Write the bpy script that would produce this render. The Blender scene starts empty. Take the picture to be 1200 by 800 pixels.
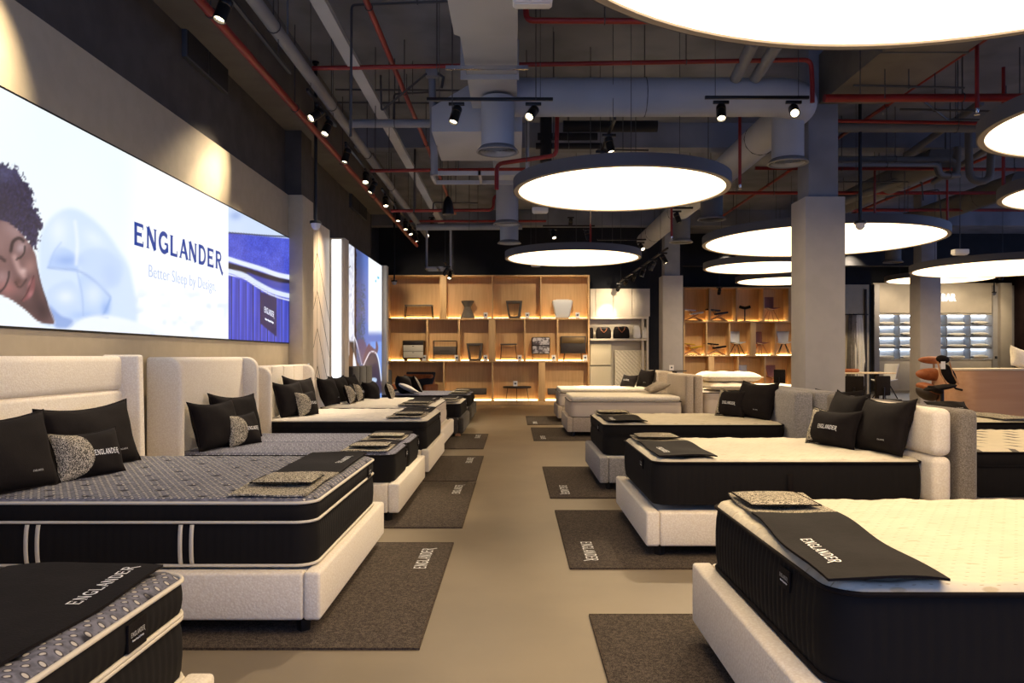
import bpy, bmesh, math, random
import numpy as np
from mathutils import Vector, Matrix, Euler
random.seed(7)
SC = bpy.context.scene
COL = SC.collection
PI = math.pi
CAMZ = 1.48
def at(x, y, Y):
    """point seen at pixel x,y of the 1200x800 frame at distance Y"""
    return Vector(((x-603)/900*Y, Y, CAMZ+(417-y)/900*Y))
# ------------------------------------------------------------------ materials
def lin(c):
    return tuple(((v/255)/12.92 if v/255 <= .04045 else ((v/255+.055)/1.055)**2.4) for v in c)
class S:
    """socket wrapper: arithmetic builds Math nodes"""
    def __init__(s, nt, k): s.nt = nt; s.k = k
    def m(s, op, b=None, c=None):
        n = s.nt.nodes.new('ShaderNodeMath'); n.operation = op
        for i, v in enumerate((s, b, c)):
            if v is None: continue
            if isinstance(v, S): s.nt.links.new(v.k, n.inputs[i])
            else: n.inputs[i].default_value = v
        return S(s.nt, n.outputs[0])
    def __add__(s, o): return s.m('ADD', o)
    def __sub__(s, o): return s.m('SUBTRACT', o)
    def __mul__(s, o): return s.m('MULTIPLY', o)
    def __truediv__(s, o): return s.m('DIVIDE', o)
    def frac(s): return s.m('FRACT')
    def floor(s): return s.m('FLOOR')
    def abs(s): return s.m('ABSOLUTE')
    def sin(s): return s.m('SINE')
    def lt(s, v): return s.m('LESS_THAN', v)
    def gt(s, v): return s.m('GREATER_THAN', v)
    def sq(s): return s*s
    def ramp(s, a, b, lo=0., hi=1.):
        n = s.nt.nodes.new('ShaderNodeMapRange'); n.interpolation_type = 'SMOOTHSTEP'
        s.nt.links.new(s.k, n.inputs['Value'])
        for k, v in (('From Min', a), ('From Max', b), ('To Min', lo), ('To Max', hi)): n.inputs[k].default_value = v
        return S(s.nt, n.outputs['Result'])
class Mat:
    def __init__(m, name, color=(128,128,128), rough=.6, metal=0., spec=.5):
        m.mat = bpy.data.materials.new(name); m.mat.use_nodes = True
        m.nt = m.mat.node_tree; m.b = m.nt.nodes['Principled BSDF']
        m.b.inputs['Base Color'].default_value = (*lin(color), 1)
        m.b.inputs['Roughness'].default_value = rough
        m.b.inputs['Metallic'].default_value = metal
        m.b.inputs['Specular IOR Level'].default_value = spec
        m.color = S(m.nt, None); m._xyz = None; m._c = None
    def coord(m):
        if m._c is None:
            n = m.nt.nodes.new('ShaderNodeTexCoord'); m._c = n.outputs['Object']
        return m._c
    def xyz(m):
        if m._xyz is None:
            n = m.nt.nodes.new('ShaderNodeSeparateXYZ'); m.nt.links.new(m.coord(), n.inputs[0])
            m._xyz = [S(m.nt, o) for o in n.outputs]
        return m._xyz
    def noise(m, scale, detail=2, stretch=None, rough=.5):
        n = m.nt.nodes.new('ShaderNodeTexNoise'); n.inputs['Scale'].default_value = scale
        n.inputs['Detail'].default_value = detail; n.inputs['Roughness'].default_value = rough
        src = m.coord()
        if stretch:
            mp = m.nt.nodes.new('ShaderNodeMapping'); mp.inputs['Scale'].default_value = stretch
            m.nt.links.new(src, mp.inputs[0]); src = mp.outputs[0]
        m.nt.links.new(src, n.inputs['Vector'])
        return S(m.nt, n.outputs['Fac'])
    def voro(m, scale):
        n = m.nt.nodes.new('ShaderNodeTexVoronoi'); n.inputs['Scale'].default_value = scale
        m.nt.links.new(m.coord(), n.inputs['Vector'])
        return S(m.nt, n.outputs['Distance'])
    def mix(m, fac, a, b):
        n = m.nt.nodes.new('ShaderNodeMix'); n.data_type = 'RGBA'
        m.nt.links.new(fac.k, n.inputs['Factor'])
        for s_, v in ((n.inputs[6], a), (n.inputs[7], b)):
            if isinstance(v, tuple): s_.default_value = (*lin(v), 1)
            else: m.nt.links.new(v.k, s_)
        return S(m.nt, n.outputs[2])
    def setcol(m, c): m.nt.links.new(c.k, m.b.inputs['Base Color']); return m
    def bump(m, h, strength=.4, dist=.01):
        n = m.nt.nodes.new('ShaderNodeBump'); n.inputs['Strength'].default_value = strength; n.inputs['Distance'].default_value = dist
        m.nt.links.new(h.k, n.inputs['Height']); m.nt.links.new(n.outputs[0], m.b.inputs['Normal']); return m
    def cell(m, px, py, stag=.5, swap=False):
        """staggered cells of px by py metres: local coordinates -0.5..0.5 and row index"""
        x, y, z = m.xyz()
        if swap: x, y = y, x
        ry = y/py; row = ry.floor()
        rx = x/px + row*stag
        return rx.frac()-.5, ry.frac()-.5, row
def emis(name, color, strength):
    m = Mat(name, (10,10,10)); m.b.inputs['Emission Color'].default_value = (*lin(color), 1)
    m.b.inputs['Emission Strength'].default_value = strength
    return m.mat
M = {}
def simple(key, color, rough=.6, metal=0, nscale=0, nstr=.1, var=0, spec=.5):
    m = Mat(key, color, rough, metal, spec)
    if nscale:
        n = m.noise(nscale, 3)
        m.bump(n, nstr, .01)
        if var:
            c2 = tuple(max(0, v-var) for v in color)
            m.setcol(m.mix(m.noise(nscale*.13, 3).ramp(.35,.65), c2, color))
    M[key] = m.mat
    return m
simple('wall_beige', (192,178,150), .8, nscale=60, nstr=.03, var=5)
simple('wall_dark', (74,70,66), .9, nscale=30, nstr=.1, var=8)
simple('wall_black', (26,27,32), .9, nscale=30, nstr=.05, var=4)
simple('beam_paint', (104,100,94), .9, nscale=20, nstr=.08, var=8)
simple('column_grey', (178,173,168), .8, nscale=40, nstr=.03, var=4)
simple('concrete', (128,132,142), .92, nscale=8, nstr=.2, var=22)
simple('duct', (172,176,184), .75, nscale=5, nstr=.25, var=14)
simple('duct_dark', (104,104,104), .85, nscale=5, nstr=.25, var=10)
simple('pipe_grey', (130,132,138), .6, nscale=12, nstr=.05, var=10)
simple('pipe_red', (140,34,28), .45, nscale=12, nstr=.05, var=20)
simple('conduit', (62,64,68), .6, nscale=12, nstr=.05, var=10)
simple('black_metal', (17,17,18), .4, .3, nscale=40, nstr=.02)
simple('chrome', (205,205,205), .25, 1.0, nscale=40, nstr=.02)
simple('white_plastic', (225,225,225), .5, nscale=40, nstr=.02)
simple('disc_rim', (72,73,82), .6, nscale=30, nstr=.03)
simple('disc_ring', (150,140,128), .5, nscale=30, nstr=.02)
simple('leg_black', (15,14,14), .5, nscale=30, nstr=.03)
simple('cream_lam', (208,196,176), .6, nscale=30, nstr=.02, var=4)
simple('white_lam', (222,222,222), .5, nscale=30, nstr=.02)
simple('dark_maroon', (58,36,34), .8, nscale=30, nstr=.03, var=8)
simple('cloth_white', (232,226,214), .85, nscale=90, nstr=.1, var=5)
simple('cloth_black', (25,20,19), .85, nscale=120, nstr=.12, var=4, spec=.15)
simple('navy_cloth', (24,27,44), .85, nscale=120, nstr=.12, var=5)
simple('linen_grey', (150,140,128), .9, nscale=120, nstr=.15, var=14)
simple('pink_cloth', (220,160,150), .9, nscale=120, nstr=.15, var=14)
simple('tan_leather', (150,88,50), .5, nscale=90, nstr=.15, var=18)
simple('pipe_cream', (214,205,184), .6, nscale=120, nstr=.1)
simple('letter_white', (238,238,236), .6, nscale=120, nstr=.05)
simple('letter_grey', (200,200,198), .6, nscale=120, nstr=.05)
simple('stone_grey', (112,104,92), .8, nscale=40, nstr=.15, var=14)
simple('taupe_paint', (92,82,72), .6, nscale=40, nstr=.03, var=6)
simple('dark_brown', (46,36,30), .5, nscale=40, nstr=.03, var=6)
simple('gold_brown', (110,86,48), .4, .4, nscale=40, nstr=.03, var=6)
simple('shell_white', (205,205,205), .4, nscale=40, nstr=.02)
simple('shell_pink', (150,96,84), .5, nscale=40, nstr=.02)
simple('shell_grey', (150,140,122), .5, nscale=40, nstr=.02)
simple('pad_yellow', (190,150,20), .7, nscale=80, nstr=.1)
simple('pad_white', (215,215,220), .7, nscale=80, nstr=.1)
simple('pad_navy', (34,44,70), .7, nscale=80, nstr=.1)
simple('paper', (235,232,228), .7, nscale=80, nstr=.02)
simple('ink', (70,72,78), .7, nscale=80, nstr=.02)
M['disc_light'] = emis('disc_light', (255,223,176), 4.0)
M['spot_glow'] = emis('spot_glow', (255,232,190), 12)
M['led_warm'] = emis('led_warm', (255,222,160), 16)
M['led_cool'] = emis('led_cool', (222,236,255), 8)
M['lit_white'] = emis('lit_white', (245,248,255), 1.6)
M['sign_white'] = emis('sign_white', (255,255,255), 2.5)
M['logo_blue'] = emis('logo_blue', (38,62,140), 1.0)
M['logo_pale'] = emis('logo_pale', (160,176,214), 1.0)
M['logo_glow'] = emis('logo_glow', (235,240,255), 1.2)
# floor
m = Mat('floor_screed', (140,128,112), .42)
m.setcol(m.mix(m.noise(1.3, 6).ramp(.3,.7), (126,114,95), (136,123,102)))
m.bump(m.noise(3, 5), .05, .02); M['floor'] = m.mat
# carpet mats
m = Mat('mat_pile', (70,60,52), .95, spec=.1)
n = m.noise(170, 2); n2 = m.noise(55, 3)
m.setcol(m.mix((n*.65+n2*.35).ramp(.38,.68), (50,44,39), (108,97,86))); m.bump(n, .5, .004); M['carpet'] = m.mat
m = Mat('carpet_brown', (70,60,52), .95, spec=.1)
m.setcol(m.mix(m.noise(120,2).ramp(.35,.65), (54,46,40), (88,76,64))); M['mat_edge'] = m.mat
# boucle fabrics
def boucle(key, c, d, sc=85):
    m = Mat(key, c, .95, spec=.15)
    v = m.voro(sc); n = m.noise(sc*.7, 3)
    m.setcol(m.mix((v*.6+n*.5).ramp(.3,.7), c, d)); m.bump(v*.5+n, .3, .006)
    m.b.inputs['Sheen Weight'].default_value = .15
    M[key] = m.mat
boucle('boucle_cream', (244,235,217), (232,220,199))
boucle('boucle_grey', (168,164,160), (138,134,130))
boucle('boucle_taupe', (196,182,164), (170,156,138))
boucle('boucle_dark', (82,76,68), (60,56,50))
boucle('boucle_tweedgrey', (150,142,130), (112,104,94), 140)
boucle('quilt_puff', (240,232,216), (230,222,204), 30)
# tweed
m = Mat('tweed', (120,112,100), .95, spec=.1)
a = m.noise(150, 1, (3.2,.7,1)); b = m.noise(150, 1, (.7,3.2,1)); c = m.noise(60, 2)
t = (a*.5+b*.5)
col = m.mix(t.ramp(.44,.56), (22,21,20), (214,203,180))
col = m.mix(c.ramp(.5,.64,0,.55), col, (40,37,34))
m.setcol(col); m.bump(t, .8, .004); M['tweed'] = m.mat
# black mattress side with sewn vertical ribs and fine random tone
def sides(key, c, d):
    m = Mat(key, c, .85, spec=.2)
    x, y, z = m.xyz()
    ch = m.noise(220,1)
    m.setcol(m.mix((ch*.5+.5).ramp(.2,.9), c, d)); m.bump(ch, .06, .002); M[key] = m.mat
sides('side_black', (14,12,12), (23,20,19))
sides('side_white', (222,210,196), (205,192,176))
# grey knit top with rows of pale ovals and dark tuft spots
def knit(key, base, dark, dot, px=.042, py=.034, r=.27, tuft=True):
    m = Mat(key, base, .9, spec=.15)
    u, v, row = m.cell(px, py)
    d = ((u*px).sq() + (v*py).sq()*1.25)*(1./(py*py))
    dotm = d.ramp(r*r*.55, r*r*.95, 1, 0); ring = d.ramp(r*r*1.0, r*r*2.2, 1, 0)
    zig = m.noise(40, 2)
    c0 = m.mix(zig.ramp(.35,.65), base, tuple(int(k*.8) for k in base))
    c1 = m.mix(ring, c0, dark); 
    c2 = m.mix(dotm, c1, dot)
    if tuft:
        U, V, _ = m.cell(.21, .18)
        D = U.sq()*1.1+V.sq()*1.5
        c2 = m.mix(D.ramp(.008, .034, .9, 0), c2, (30,29,34))
    m.setcol(c2); m.bump(dotm, .5, .004); M[key] = m.mat
knit('knit_grey', (124,124,134), (68,65,68), (192,186,176))
knit('knit_row', (124,124,138), (80,80,92), (170,170,176), .05, .028, .3, False)
# white quilted tops with small stitches
def white_top(key, base, st, px, py, kind=0):
    m = Mat(key, base, .85, spec=.2)
    u, v, row = m.cell(px, py, .5)
    d = u.sq()*1.0 + (v.sq())*9.
    dash = d.ramp(.010, .03, 1, 0)
    if kind == 1: dash = (u.abs().lt(.13))*((v+u*.8).abs().lt(.07))
    if kind == 2: dash = (v.abs().lt(.22))*((u+v*.4).abs().lt(.10))
    n = m.noise(5, 2).ramp(.3,.7)
    c0 = m.mix(n, base, tuple(int(k*.97) for k in base))
    c1 = m.mix(dash*.8, c0, st)
    if kind == 0:
        U, V, _ = m.cell(.30, .115, .37)
        big = (U.sq()*1. + V.sq()*3.).ramp(.004, .012, 1, 0)
        c1 = m.mix(big*.55, c1, (164,144,106))
    m.setcol(c1); m.bump((u.abs()*2.)+(v.abs()*2.), .35 if kind < 2 else .05, .006); M[key] = m.mat
white_top('top_stitch', (206,197,176), (150,132,98), .055, .042)
white_top('top_tan', (208,199,179), (184,158,110), .06, .05, 0)
white_top('top_navy', (222,212,188), (26,30,52), .30, .24, 2)
white_top('top_grey', (220,213,200), (176,172,176), .16, .10, 1)
# wood veneer
def wood(key, a, b, st=(1,1,.06), sc=26):
    m = Mat(key, a, .5)
    n = m.noise(sc, 4, st)
    m.setcol(m.mix(n.ramp(.35,.65), a, b)); m.bump(n, .08, .003); M[key] = m.mat
wood('wood_shelf', (214,174,120), (205,163,109))
wood('wood_counter', (190,150,120), (184,142,112), (.05,1,1), 12)
wood('wood_panel', (226,208,180), (210,188,158))
wood('wood_leg', (186,140,92), (160,112,70))
# quilted sample boards
m = Mat('quilt_diamond', (232,220,192), .85)
x, y, z = m.xyz()
f = ((x+z)*26.).sin().abs().m('MINIMUM', ((x-z)*26.).sin().abs())
m.setcol(m.mix(f.ramp(0,.16), (176,160,128), (230,218,190))); m.bump(f, .8, .02); M['quilt_diamond'] = m.mat
m = Mat('quilt_rhomb', (232,220,192), .85)
x, y, z = m.xyz()
f = ((x*9.).frac()-.5).abs()+((z*7.).frac()-.5).abs()
g = (f*34.).sin()
m.setcol(m.mix(g.ramp(-.2,.6), (214,196,150), (240,230,206))); m.bump(g, .5, .01); M['quilt_rhomb'] = m.mat
# marbled print on a cabinet door
m = Mat('marble_print', (150,140,140), .4)
m.setcol(m.mix(m.noise(9,5).ramp(.42,.56), (96,88,90), (206,200,200))); M['marble'] = m.mat
# ------------------------------------------------------------------ mesh builder
class MB:
    def __init__(s): s.v = []; s.f = []
    def add(s, vs, fs):
        o = len(s.v); s.v += [tuple(p) for p in vs]; s.f += [tuple(i+o for i in f) for f in fs]; return s
    def box(s, x0, x1, y0, y1, z0, z1):
        if x0 > x1: x0, x1 = x1, x0
        if y0 > y1: y0, y1 = y1, y0
        if z0 > z1: z0, z1 = z1, z0
        return s.add([(x0,y0,z0),(x1,y0,z0),(x1,y1,z0),(x0,y1,z0),(x0,y0,z1),(x1,y0,z1),(x1,y1,z1),(x0,y1,z1)],
              [(0,3,2,1),(4,5,6,7),(0,1,5,4),(1,2,6,5),(2,3,7,6),(3,0,4,7)])
    def rings(s, rings, cap=True, closed=True):
        n = len(rings[0]); vs = [p for r in rings for p in r]; fs = []
        for i in range(len(rings)-1):
            for j in range(n if closed else n-1):
                k = (j+1) % n
                fs.append((i*n+j, i*n+k, (i+1)*n+k, (i+1)*n+j))
        if cap:
            fs.append(tuple(range(n))[::-1]); fs.append(tuple((len(rings)-1)*n+j for j in range(n)))
        return s.add(vs, fs)
    def tube(s, pts, r, n=10, closed=False, r2=None):
        P = [Vector(p) for p in pts]; rs = []
        N = len(P); up = None
        for i, p in enumerate(P):
            if closed: d = (P[(i+1) % N]-P[i-1])
            else: d = P[min(i+1,N-1)]-P[max(i-1,0)]
            d.normalize()
            if up is None:
                up = Vector((0,0,1)) if abs(d.z) < .9 else Vector((1,0,0))
            a = d.cross(up)
            if a.length < 1e-4: a = d.cross(Vector((0,1,0)))
            a.normalize(); b = a.cross(d).normalized(); up = b
            rr = r if r2 is None else r+(r2-r)*i/(N-1)
            rs.append([p+a*math.cos(t*2*PI/n)*rr+b*math.sin(t*2*PI/n)*rr for t in range(n)])
        if closed: rs.append(rs[0]); return s.rings(rs, cap=False)
        return s.rings(rs)
    def lathe(s, prof, c=(0,0,0), n=32, cap=True, axis='z'):
        c = Vector(c); rs = []
        for r, z in prof:
            ring = []
            for t in range(n):
                a = t*2*PI/n
                v = Vector((math.cos(a)*r, math.sin(a)*r, z))
                if axis == 'y': v = Vector((v.x, -v.z, v.y))
                if axis == 'x': v = Vector((v.z, v.y, -v.x))
                ring.append(c+v)
            rs.append(ring)
        return s.rings(rs, cap)
    def grid(s, fn, nu, nv):
        vs = [fn(i/nu, j/nv) for i in range(nu+1) for j in range(nv+1)]
        fs = [(i*(nv+1)+j, (i+1)*(nv+1)+j, (i+1)*(nv+1)+j+1, i*(nv+1)+j+1) for i in range(nu) for j in range(nv)]
        return s.add(vs, fs)
    def xf(s, mat):
        s.v = [tuple(mat @ Vector(p)) for p in s.v]; return s
    def build(s, name, mat, parent=None, bevel=0, seg=2, sharp=35, solid=0, fixn=True):
        me = bpy.data.meshes.new(name); bm = bmesh.new()
        vv = [bm.verts.new(p) for p in s.v]
        for f in s.f:
            if len(set(f)) < 3: continue
            try: bm.faces.new([vv[i] for i in f])
            except ValueError: pass
        bmesh.ops.remove_doubles(bm, verts=bm.verts, dist=1e-5)
        if fixn: bmesh.ops.recalc_face_normals(bm, faces=bm.faces)
        if bevel:
            es = [e for e in bm.edges if len(e.link_faces) == 2 and e.calc_face_angle(0) > .6]
            bmesh.ops.bevel(bm, geom=es, offset=bevel, segments=seg, affect='EDGES', profile=.5, clamp_overlap=True)
        for f in bm.faces: f.smooth = True
        bm.to_mesh(me); bm.free()
        me.set_sharp_from_angle(angle=math.radians(sharp))
        me.materials.append(M[mat] if isinstance(mat, str) else mat)
        o = bpy.data.objects.new(name, me); COL.objects.link(o)
        if parent: o.parent = parent
        if solid:
            md = o.modifiers.new('s', 'SOLIDIFY'); md.thickness = solid; md.offset = 0
        return o
def tag(o, label, cat, group=None):
    o['label'] = label; o['category'] = cat
    if group: o['group'] = group
    return o
def thing(name, label, cat, loc=(0,0,0), rz=0, group=None):
    o = bpy.data.objects.new(name, None); COL.objects.link(o); o.empty_display_size = .1
    o.location = loc; o.rotation_euler = (0,0,rz)
    return tag(o, label, cat, group)
def struct(name, mb, mat, **k):
    o = mb.build(name, mat, **k); o['kind'] = 'structure'; return o
def kids(o): return [c for c in bpy.data.objects if c.parent == o]
def copy_tree(o, parent=None):
    c = o.copy(); COL.objects.link(c)
    if parent: c.parent = parent
    for ch in kids(o): copy_tree(ch, c)
    return c
def dup(o, loc, rz, label, group=None):
    c = copy_tree(o); c.location = loc; c.rotation_euler = (0,0,rz); c['label'] = label
    if group: c['group'] = group
    return c
# ------------------------------------------------------------------ lettering
def arc(cx, cy, rx, ry, a0, a1, n=10):
    return [(cx+rx*math.cos(math.radians(a0+(a1-a0)*i/n)), cy+ry*math.sin(math.radians(a0+(a1-a0)*i/n))) for i in range(n+1)]
def glyph_polys(B=1.0):
    T = .13
    def stroke(pts, t=T):
        out = []; L = []; R = []
        for i, p in enumerate(pts):
            a = pts[max(i-1,0)]; b = pts[min(i+1,len(pts)-1)]
            dx, dy = b[0]-a[0], b[1]-a[1]; l = math.hypot(dx,dy) or 1
            nx, ny = -dy/l*t*B/2, dx/l*t*B/2
            L.append((p[0]+nx,p[1]+ny)); R.append((p[0]-nx,p[1]-ny))
        for i in range(len(pts)-1): out.append([L[i],L[i+1],R[i+1],R[i]])
        return out
    def serif(x, y, w=.2, h=.05): return [[(x-w/2,y-h/2),(x+w/2,y-h/2),(x+w/2,y+h/2),(x-w/2,y+h/2)]]
    def tick(x, y0, y1): return [[(x-.035,y0),(x+.035,y0),(x+.035,y1),(x-.035,y1)]]
    g = {}
    g['E'] = stroke([(.16,0),(.16,1)],.15)+stroke([(.04,.95),(.8,.95)],.1)+stroke([(.16,.52),(.66,.52)],.1)+stroke([(.04,.05),(.82,.05)],.1)+tick(.79,.78,1)+tick(.81,0,.24)+tick(.65,.42,.62)
    g['N'] = stroke([(.14,0),(.14,1)],.1)+stroke([(.14,1),(.82,0)],.17)+stroke([(.82,0),(.82,1)],.1)+serif(.14,.025,.26)+serif(.1,.975,.2)+serif(.82,.975,.26)
    g['G'] = stroke(arc(.52,.5,.42,.45,48,330,20),.14)+stroke([(.86,.06),(.86,.46)],.12)+stroke([(.58,.46),(.92,.46)],.07)+tick(.82,.74,.95)
    g['L'] = stroke([(.16,0),(.16,1)],.15)+stroke([(.04,.05),(.76,.05)],.1)+tick(.74,0,.28)+serif(.16,.975,.3)
    g['A'] = stroke([(.1,0),(.46,1)],.1)+stroke([(.44,1),(.86,0)],.16)+stroke([(.22,.32),(.72,.32)],.08)+serif(.1,.025,.26)+serif(.86,.025,.28)
    g['D'] = stroke([(.16,0),(.16,1)],.15)+stroke([(.04,.95),(.42,.95)]+arc(.42,.5,.42,.45,90,-90,14)+[(.04,.05)],.12)
    g['R'] = stroke([(.16,0),(.16,1)],.15)+stroke([(.04,.95),(.5,.95)]+arc(.5,.73,.24,.22,90,-90,10)+[(.16,.51)],.1)+serif(.16,.025,.28)+stroke([(.42,.5),(.66,.16),(.82,-.06),(.92,-.18),(1.04,-.24)],.14)
    return g
GL = glyph_polys(1.15); GLB = glyph_polys(1.6)
def word_polys(h, width=None, G=None):
    G = G or GL
    """ENGLANDER polygons with baseline at 0, centred on x"""
    out = []; adv = [1.1,1.16,1.14,1.0,1.04,1.16,1.12,1.1,1.1]
    x = 0
    for ch, a in zip('ENGLANDER', adv):
        for p in G[ch]: out.append([(q[0]+x, q[1]) for q in p])
        x += a
    W = x-.06; s = (width/W) if width else h
    return [[((q[0]-W/2)*s, q[1]*h) for q in p] for p in out]
def lettering(name, polys, fn, mat, parent):
    mb = MB()
    for p in polys: mb.add([fn(*q) for q in p], [tuple(range(len(p)))])
    return mb.build(name, mat, parent, fixn=False)
def flat_text(name, text, size, mat, parent, mtx, align='CENTER', extrude=0.001, bold=0, spacing=1.0):
    cu = bpy.data.curves.new(name, 'FONT'); cu.body = text; cu.size = size; cu.align_x = align
    cu.extrude = extrude; cu.resolution_u = 3; cu.offset = bold; cu.space_character = spacing
    tmp = bpy.data.objects.new('tmp', cu); COL.objects.link(tmp)
    dg = bpy.context.evaluated_depsgraph_get(); dg.update()
    me = bpy.data.meshes.new_from_object(tmp.evaluated_get(dg))
    bpy.data.objects.remove(tmp); me.transform(mtx); me.name = name
    me.materials.clear(); me.materials.append(M[mat])
    o = bpy.data.objects.new(name, me); COL.objects.link(o)
    if parent: o.parent = parent
    return o
def basis(origin, ex, ey):
    ex = Vector(ex).normalized(); ey = Vector(ey).normalized(); ez = ex.cross(ey)
    m = Matrix.Identity(4)
    for i, e in enumerate((ex, ey, ez)):
        for j in range(3): m[j][i] = e[j]
    m.translation = Vector(origin); return m
# ------------------------------------------------------------------ room
struct('floor', MB().box(-5, 24, -3, 36, -.1, 0), 'floor')
struct('ceiling', MB().box(-5, 24, -3, 36, 5.7, 5.9), 'concrete')
struct('wall_left', MB().box(-3.6, -3.36, -3, 17.9, 0, 5.7), 'wall_dark')
struct('wall_left_rear', MB().box(-5, -4.2, 17.9, 24.2, 0, 5.7), 'wall_black')
struct('wall_left_return', MB().box(-4.2,-3.36,17.9,18.05,0,5.7), 'wall_black')
struct('wall_left_cladding', MB().box(-3.36, -3.3, -2, 11.2, 0, 3.83), 'wall_beige', bevel=.004)
struct('trim_1', MB().box(-3.36, -3.09, 11.2, 11.8, 0, 3.83), 'wall_beige', bevel=.004)
struct('trim_2', MB().box(-3.36, -3.12, 11.24, 11.8, 3.832, 4.78), 'wall_dark')
struct('trim_3', MB().box(-3.36, -2.93, -3, 17.9, 4.78, 5.7), 'beam_paint')
struct('wall_daylight_block', MB().box(3.5, 24, -3.2, -3, 0, 5.7), 'wall_dark')  # unseen wall added behind the camera so daylight enters only on the left
struct('wall_back', MB().box(-4.2, 5.2, 23.75, 24.2, 0, 5.7), 'wall_black')
struct('wall_back_right', MB().box(5.2, 13.4, 29.1, 29.4, 0, 5.7), 'wall_black')
struct('wall_return', MB().box(5.0,5.2,24.2,29.4,0,5.7), 'wall_black')
struct('wall_far', MB().box(13.5, 24, 33.6, 33.9, 0, 5.7), 'wall_black')
struct('wall_return_far', MB().box(13.4,13.5,29.1,33.9,0,5.7), 'wall_black')
struct('wall_right', MB().box(21.4, 21.6, 24, 33.6, 0, 5.7), 'dark_maroon')
struct('trim_4', MB().box(3.86, 3.93, 23.3, 23.75, 0, 3.5), 'cream_lam')
# chevron panelled wall
pw = MB().box(-3.36, -3.25, 11.8, 13.5, 0, 3.69).build('wall_left_panelling', 'wood_panel'); pw['kind'] = 'structure'
mb = MB()
for i in range(9):
    z = -.4+i*.62
    for (ya, yb, s) in ((11.8,12.65,1),(12.65,13.5,-1)):
        z0 = z if s > 0 else z+1.1; z1 = z+1.1 if s > 0 else z
        if max(z0,z1) > 3.65 or min(z0,z1) < 0: continue
        mb.tube([(-3.249,ya,z0),(-3.249,yb,z1)], .004, 4)
mb.box(-3.252,-3.248,12.647,12.653,0,3.69)
mb.build('panel_joints', 'stone_grey', pw)
# columns
for i, (x, y, zt) in enumerate(((4.13,10.47,3.6),(4.13,20.3,3.58),(10.69,20.0,3.62))):
    t = thing('column', ('grey square column standing nearest, beside the plain grey headboard','grey square column near the bag shelves','grey square column before the pillow wall')[i], 'column', (x,y,0), 0)
    t['kind'] = 'structure'
    MB().box(-.265,.265,-.265,.265,0,zt).build('cladding', 'column_grey', t, bevel=.006)
    MB().box(-.2,.2,-.2,.2,zt,5.7).build('concrete_shaft', 'concrete', t, bevel=.01)
    MB().box(-.275,.275,-.275,.275,0,.12).build('skirting', 'cream_lam', t, bevel=.004)
struct('trim_5', MB().box(17.0+3.5,17.0+4.4,32.9,33.6,0,4.5), 'column_grey')
# wall sockets etc
def plate(name, label, p, h=.08, w=.08, ax='x', mat='white_plastic', cat='socket', grp=None):
    t = thing(name, label, cat, p, 0, grp)
    if ax == 'x':
        MB().box(0,.012,-w/2,w/2,-h/2,h/2).build('cover_plate', mat, t, bevel=.003)
        MB().box(.012,.015,-w*.22,w*.22,-h*.25,h*.25).build('insert', 'ink', t)
    else:
        MB().box(-w/2,w/2,-.012,0,-h/2,h/2).build('cover_plate', mat, t, bevel=.003)
        MB().box(-w*.22,w*.22,-.015,-.012,-h*.25,h*.25).build('insert', 'ink', t)
plate('wall_switch', 'small grey switch on the beige pilaster', (-3.09,11.5,1.33))
plate('fire_alarm_point', 'small red alarm point low on the beige pilaster', (-3.09,11.6,.95), .12, .08, mat='pipe_red', cat='alarm')
plate('wall_switch', 'small switch on the post beside the second lightbox', (-2.93,17.75,1.32), .1, .08)
for k in range(2): plate('wall_socket', ('left','right')[k]+' black socket on the grey jamb right of the pillow wall', (20.62+k*.2,32.9,1.42), .1, .1, 'y', 'black_metal')
# ------------------------------------------------------------------ painted lightboxes
def sstep(a, b, x):
    t = np.clip((x-a)/(b-a), 0, 1); return t*t*(3-2*t)
def smoothpoly(P, n=5):
    P = [np.array(p, float) for p in P]; N = len(P); out = []
    for i in range(N):
        p0,p1,p2,p3 = P[i-1],P[i],P[(i+1)%N],P[(i+2)%N]
        for k in range(n):
            t = k/n; out.append(.5*((2*p1)+(-p0+p2)*t+(2*p0-5*p1+4*p2-p3)*t*t+(-p0+3*p1-3*p2+p3)*t**3))
    return np.array(out)
def sdist(P, X, Y, close=True):
    d = np.full(X.shape, 1e9); ins = np.zeros(X.shape, bool); N = len(P)
    for i in range(N if close else N-1):
        ax, ay = P[i]; bx, by = P[(i+1)%N]
        ex, ey = bx-ax, by-ay; L = ex*ex+ey*ey+1e-9
        t = np.clip(((X-ax)*ex+(Y-ay)*ey)/L, 0, 1)
        d = np.minimum(d, np.hypot(X-ax-t*ex, Y-ay-t*ey))
        if close:
            c = ((ay > Y) != (by > Y)) & (X < (bx-ax)*(Y-ay)/((by-ay) or 1e-9)+ax); ins ^= c
    return np.where(ins, d, -d) if close else d
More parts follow.
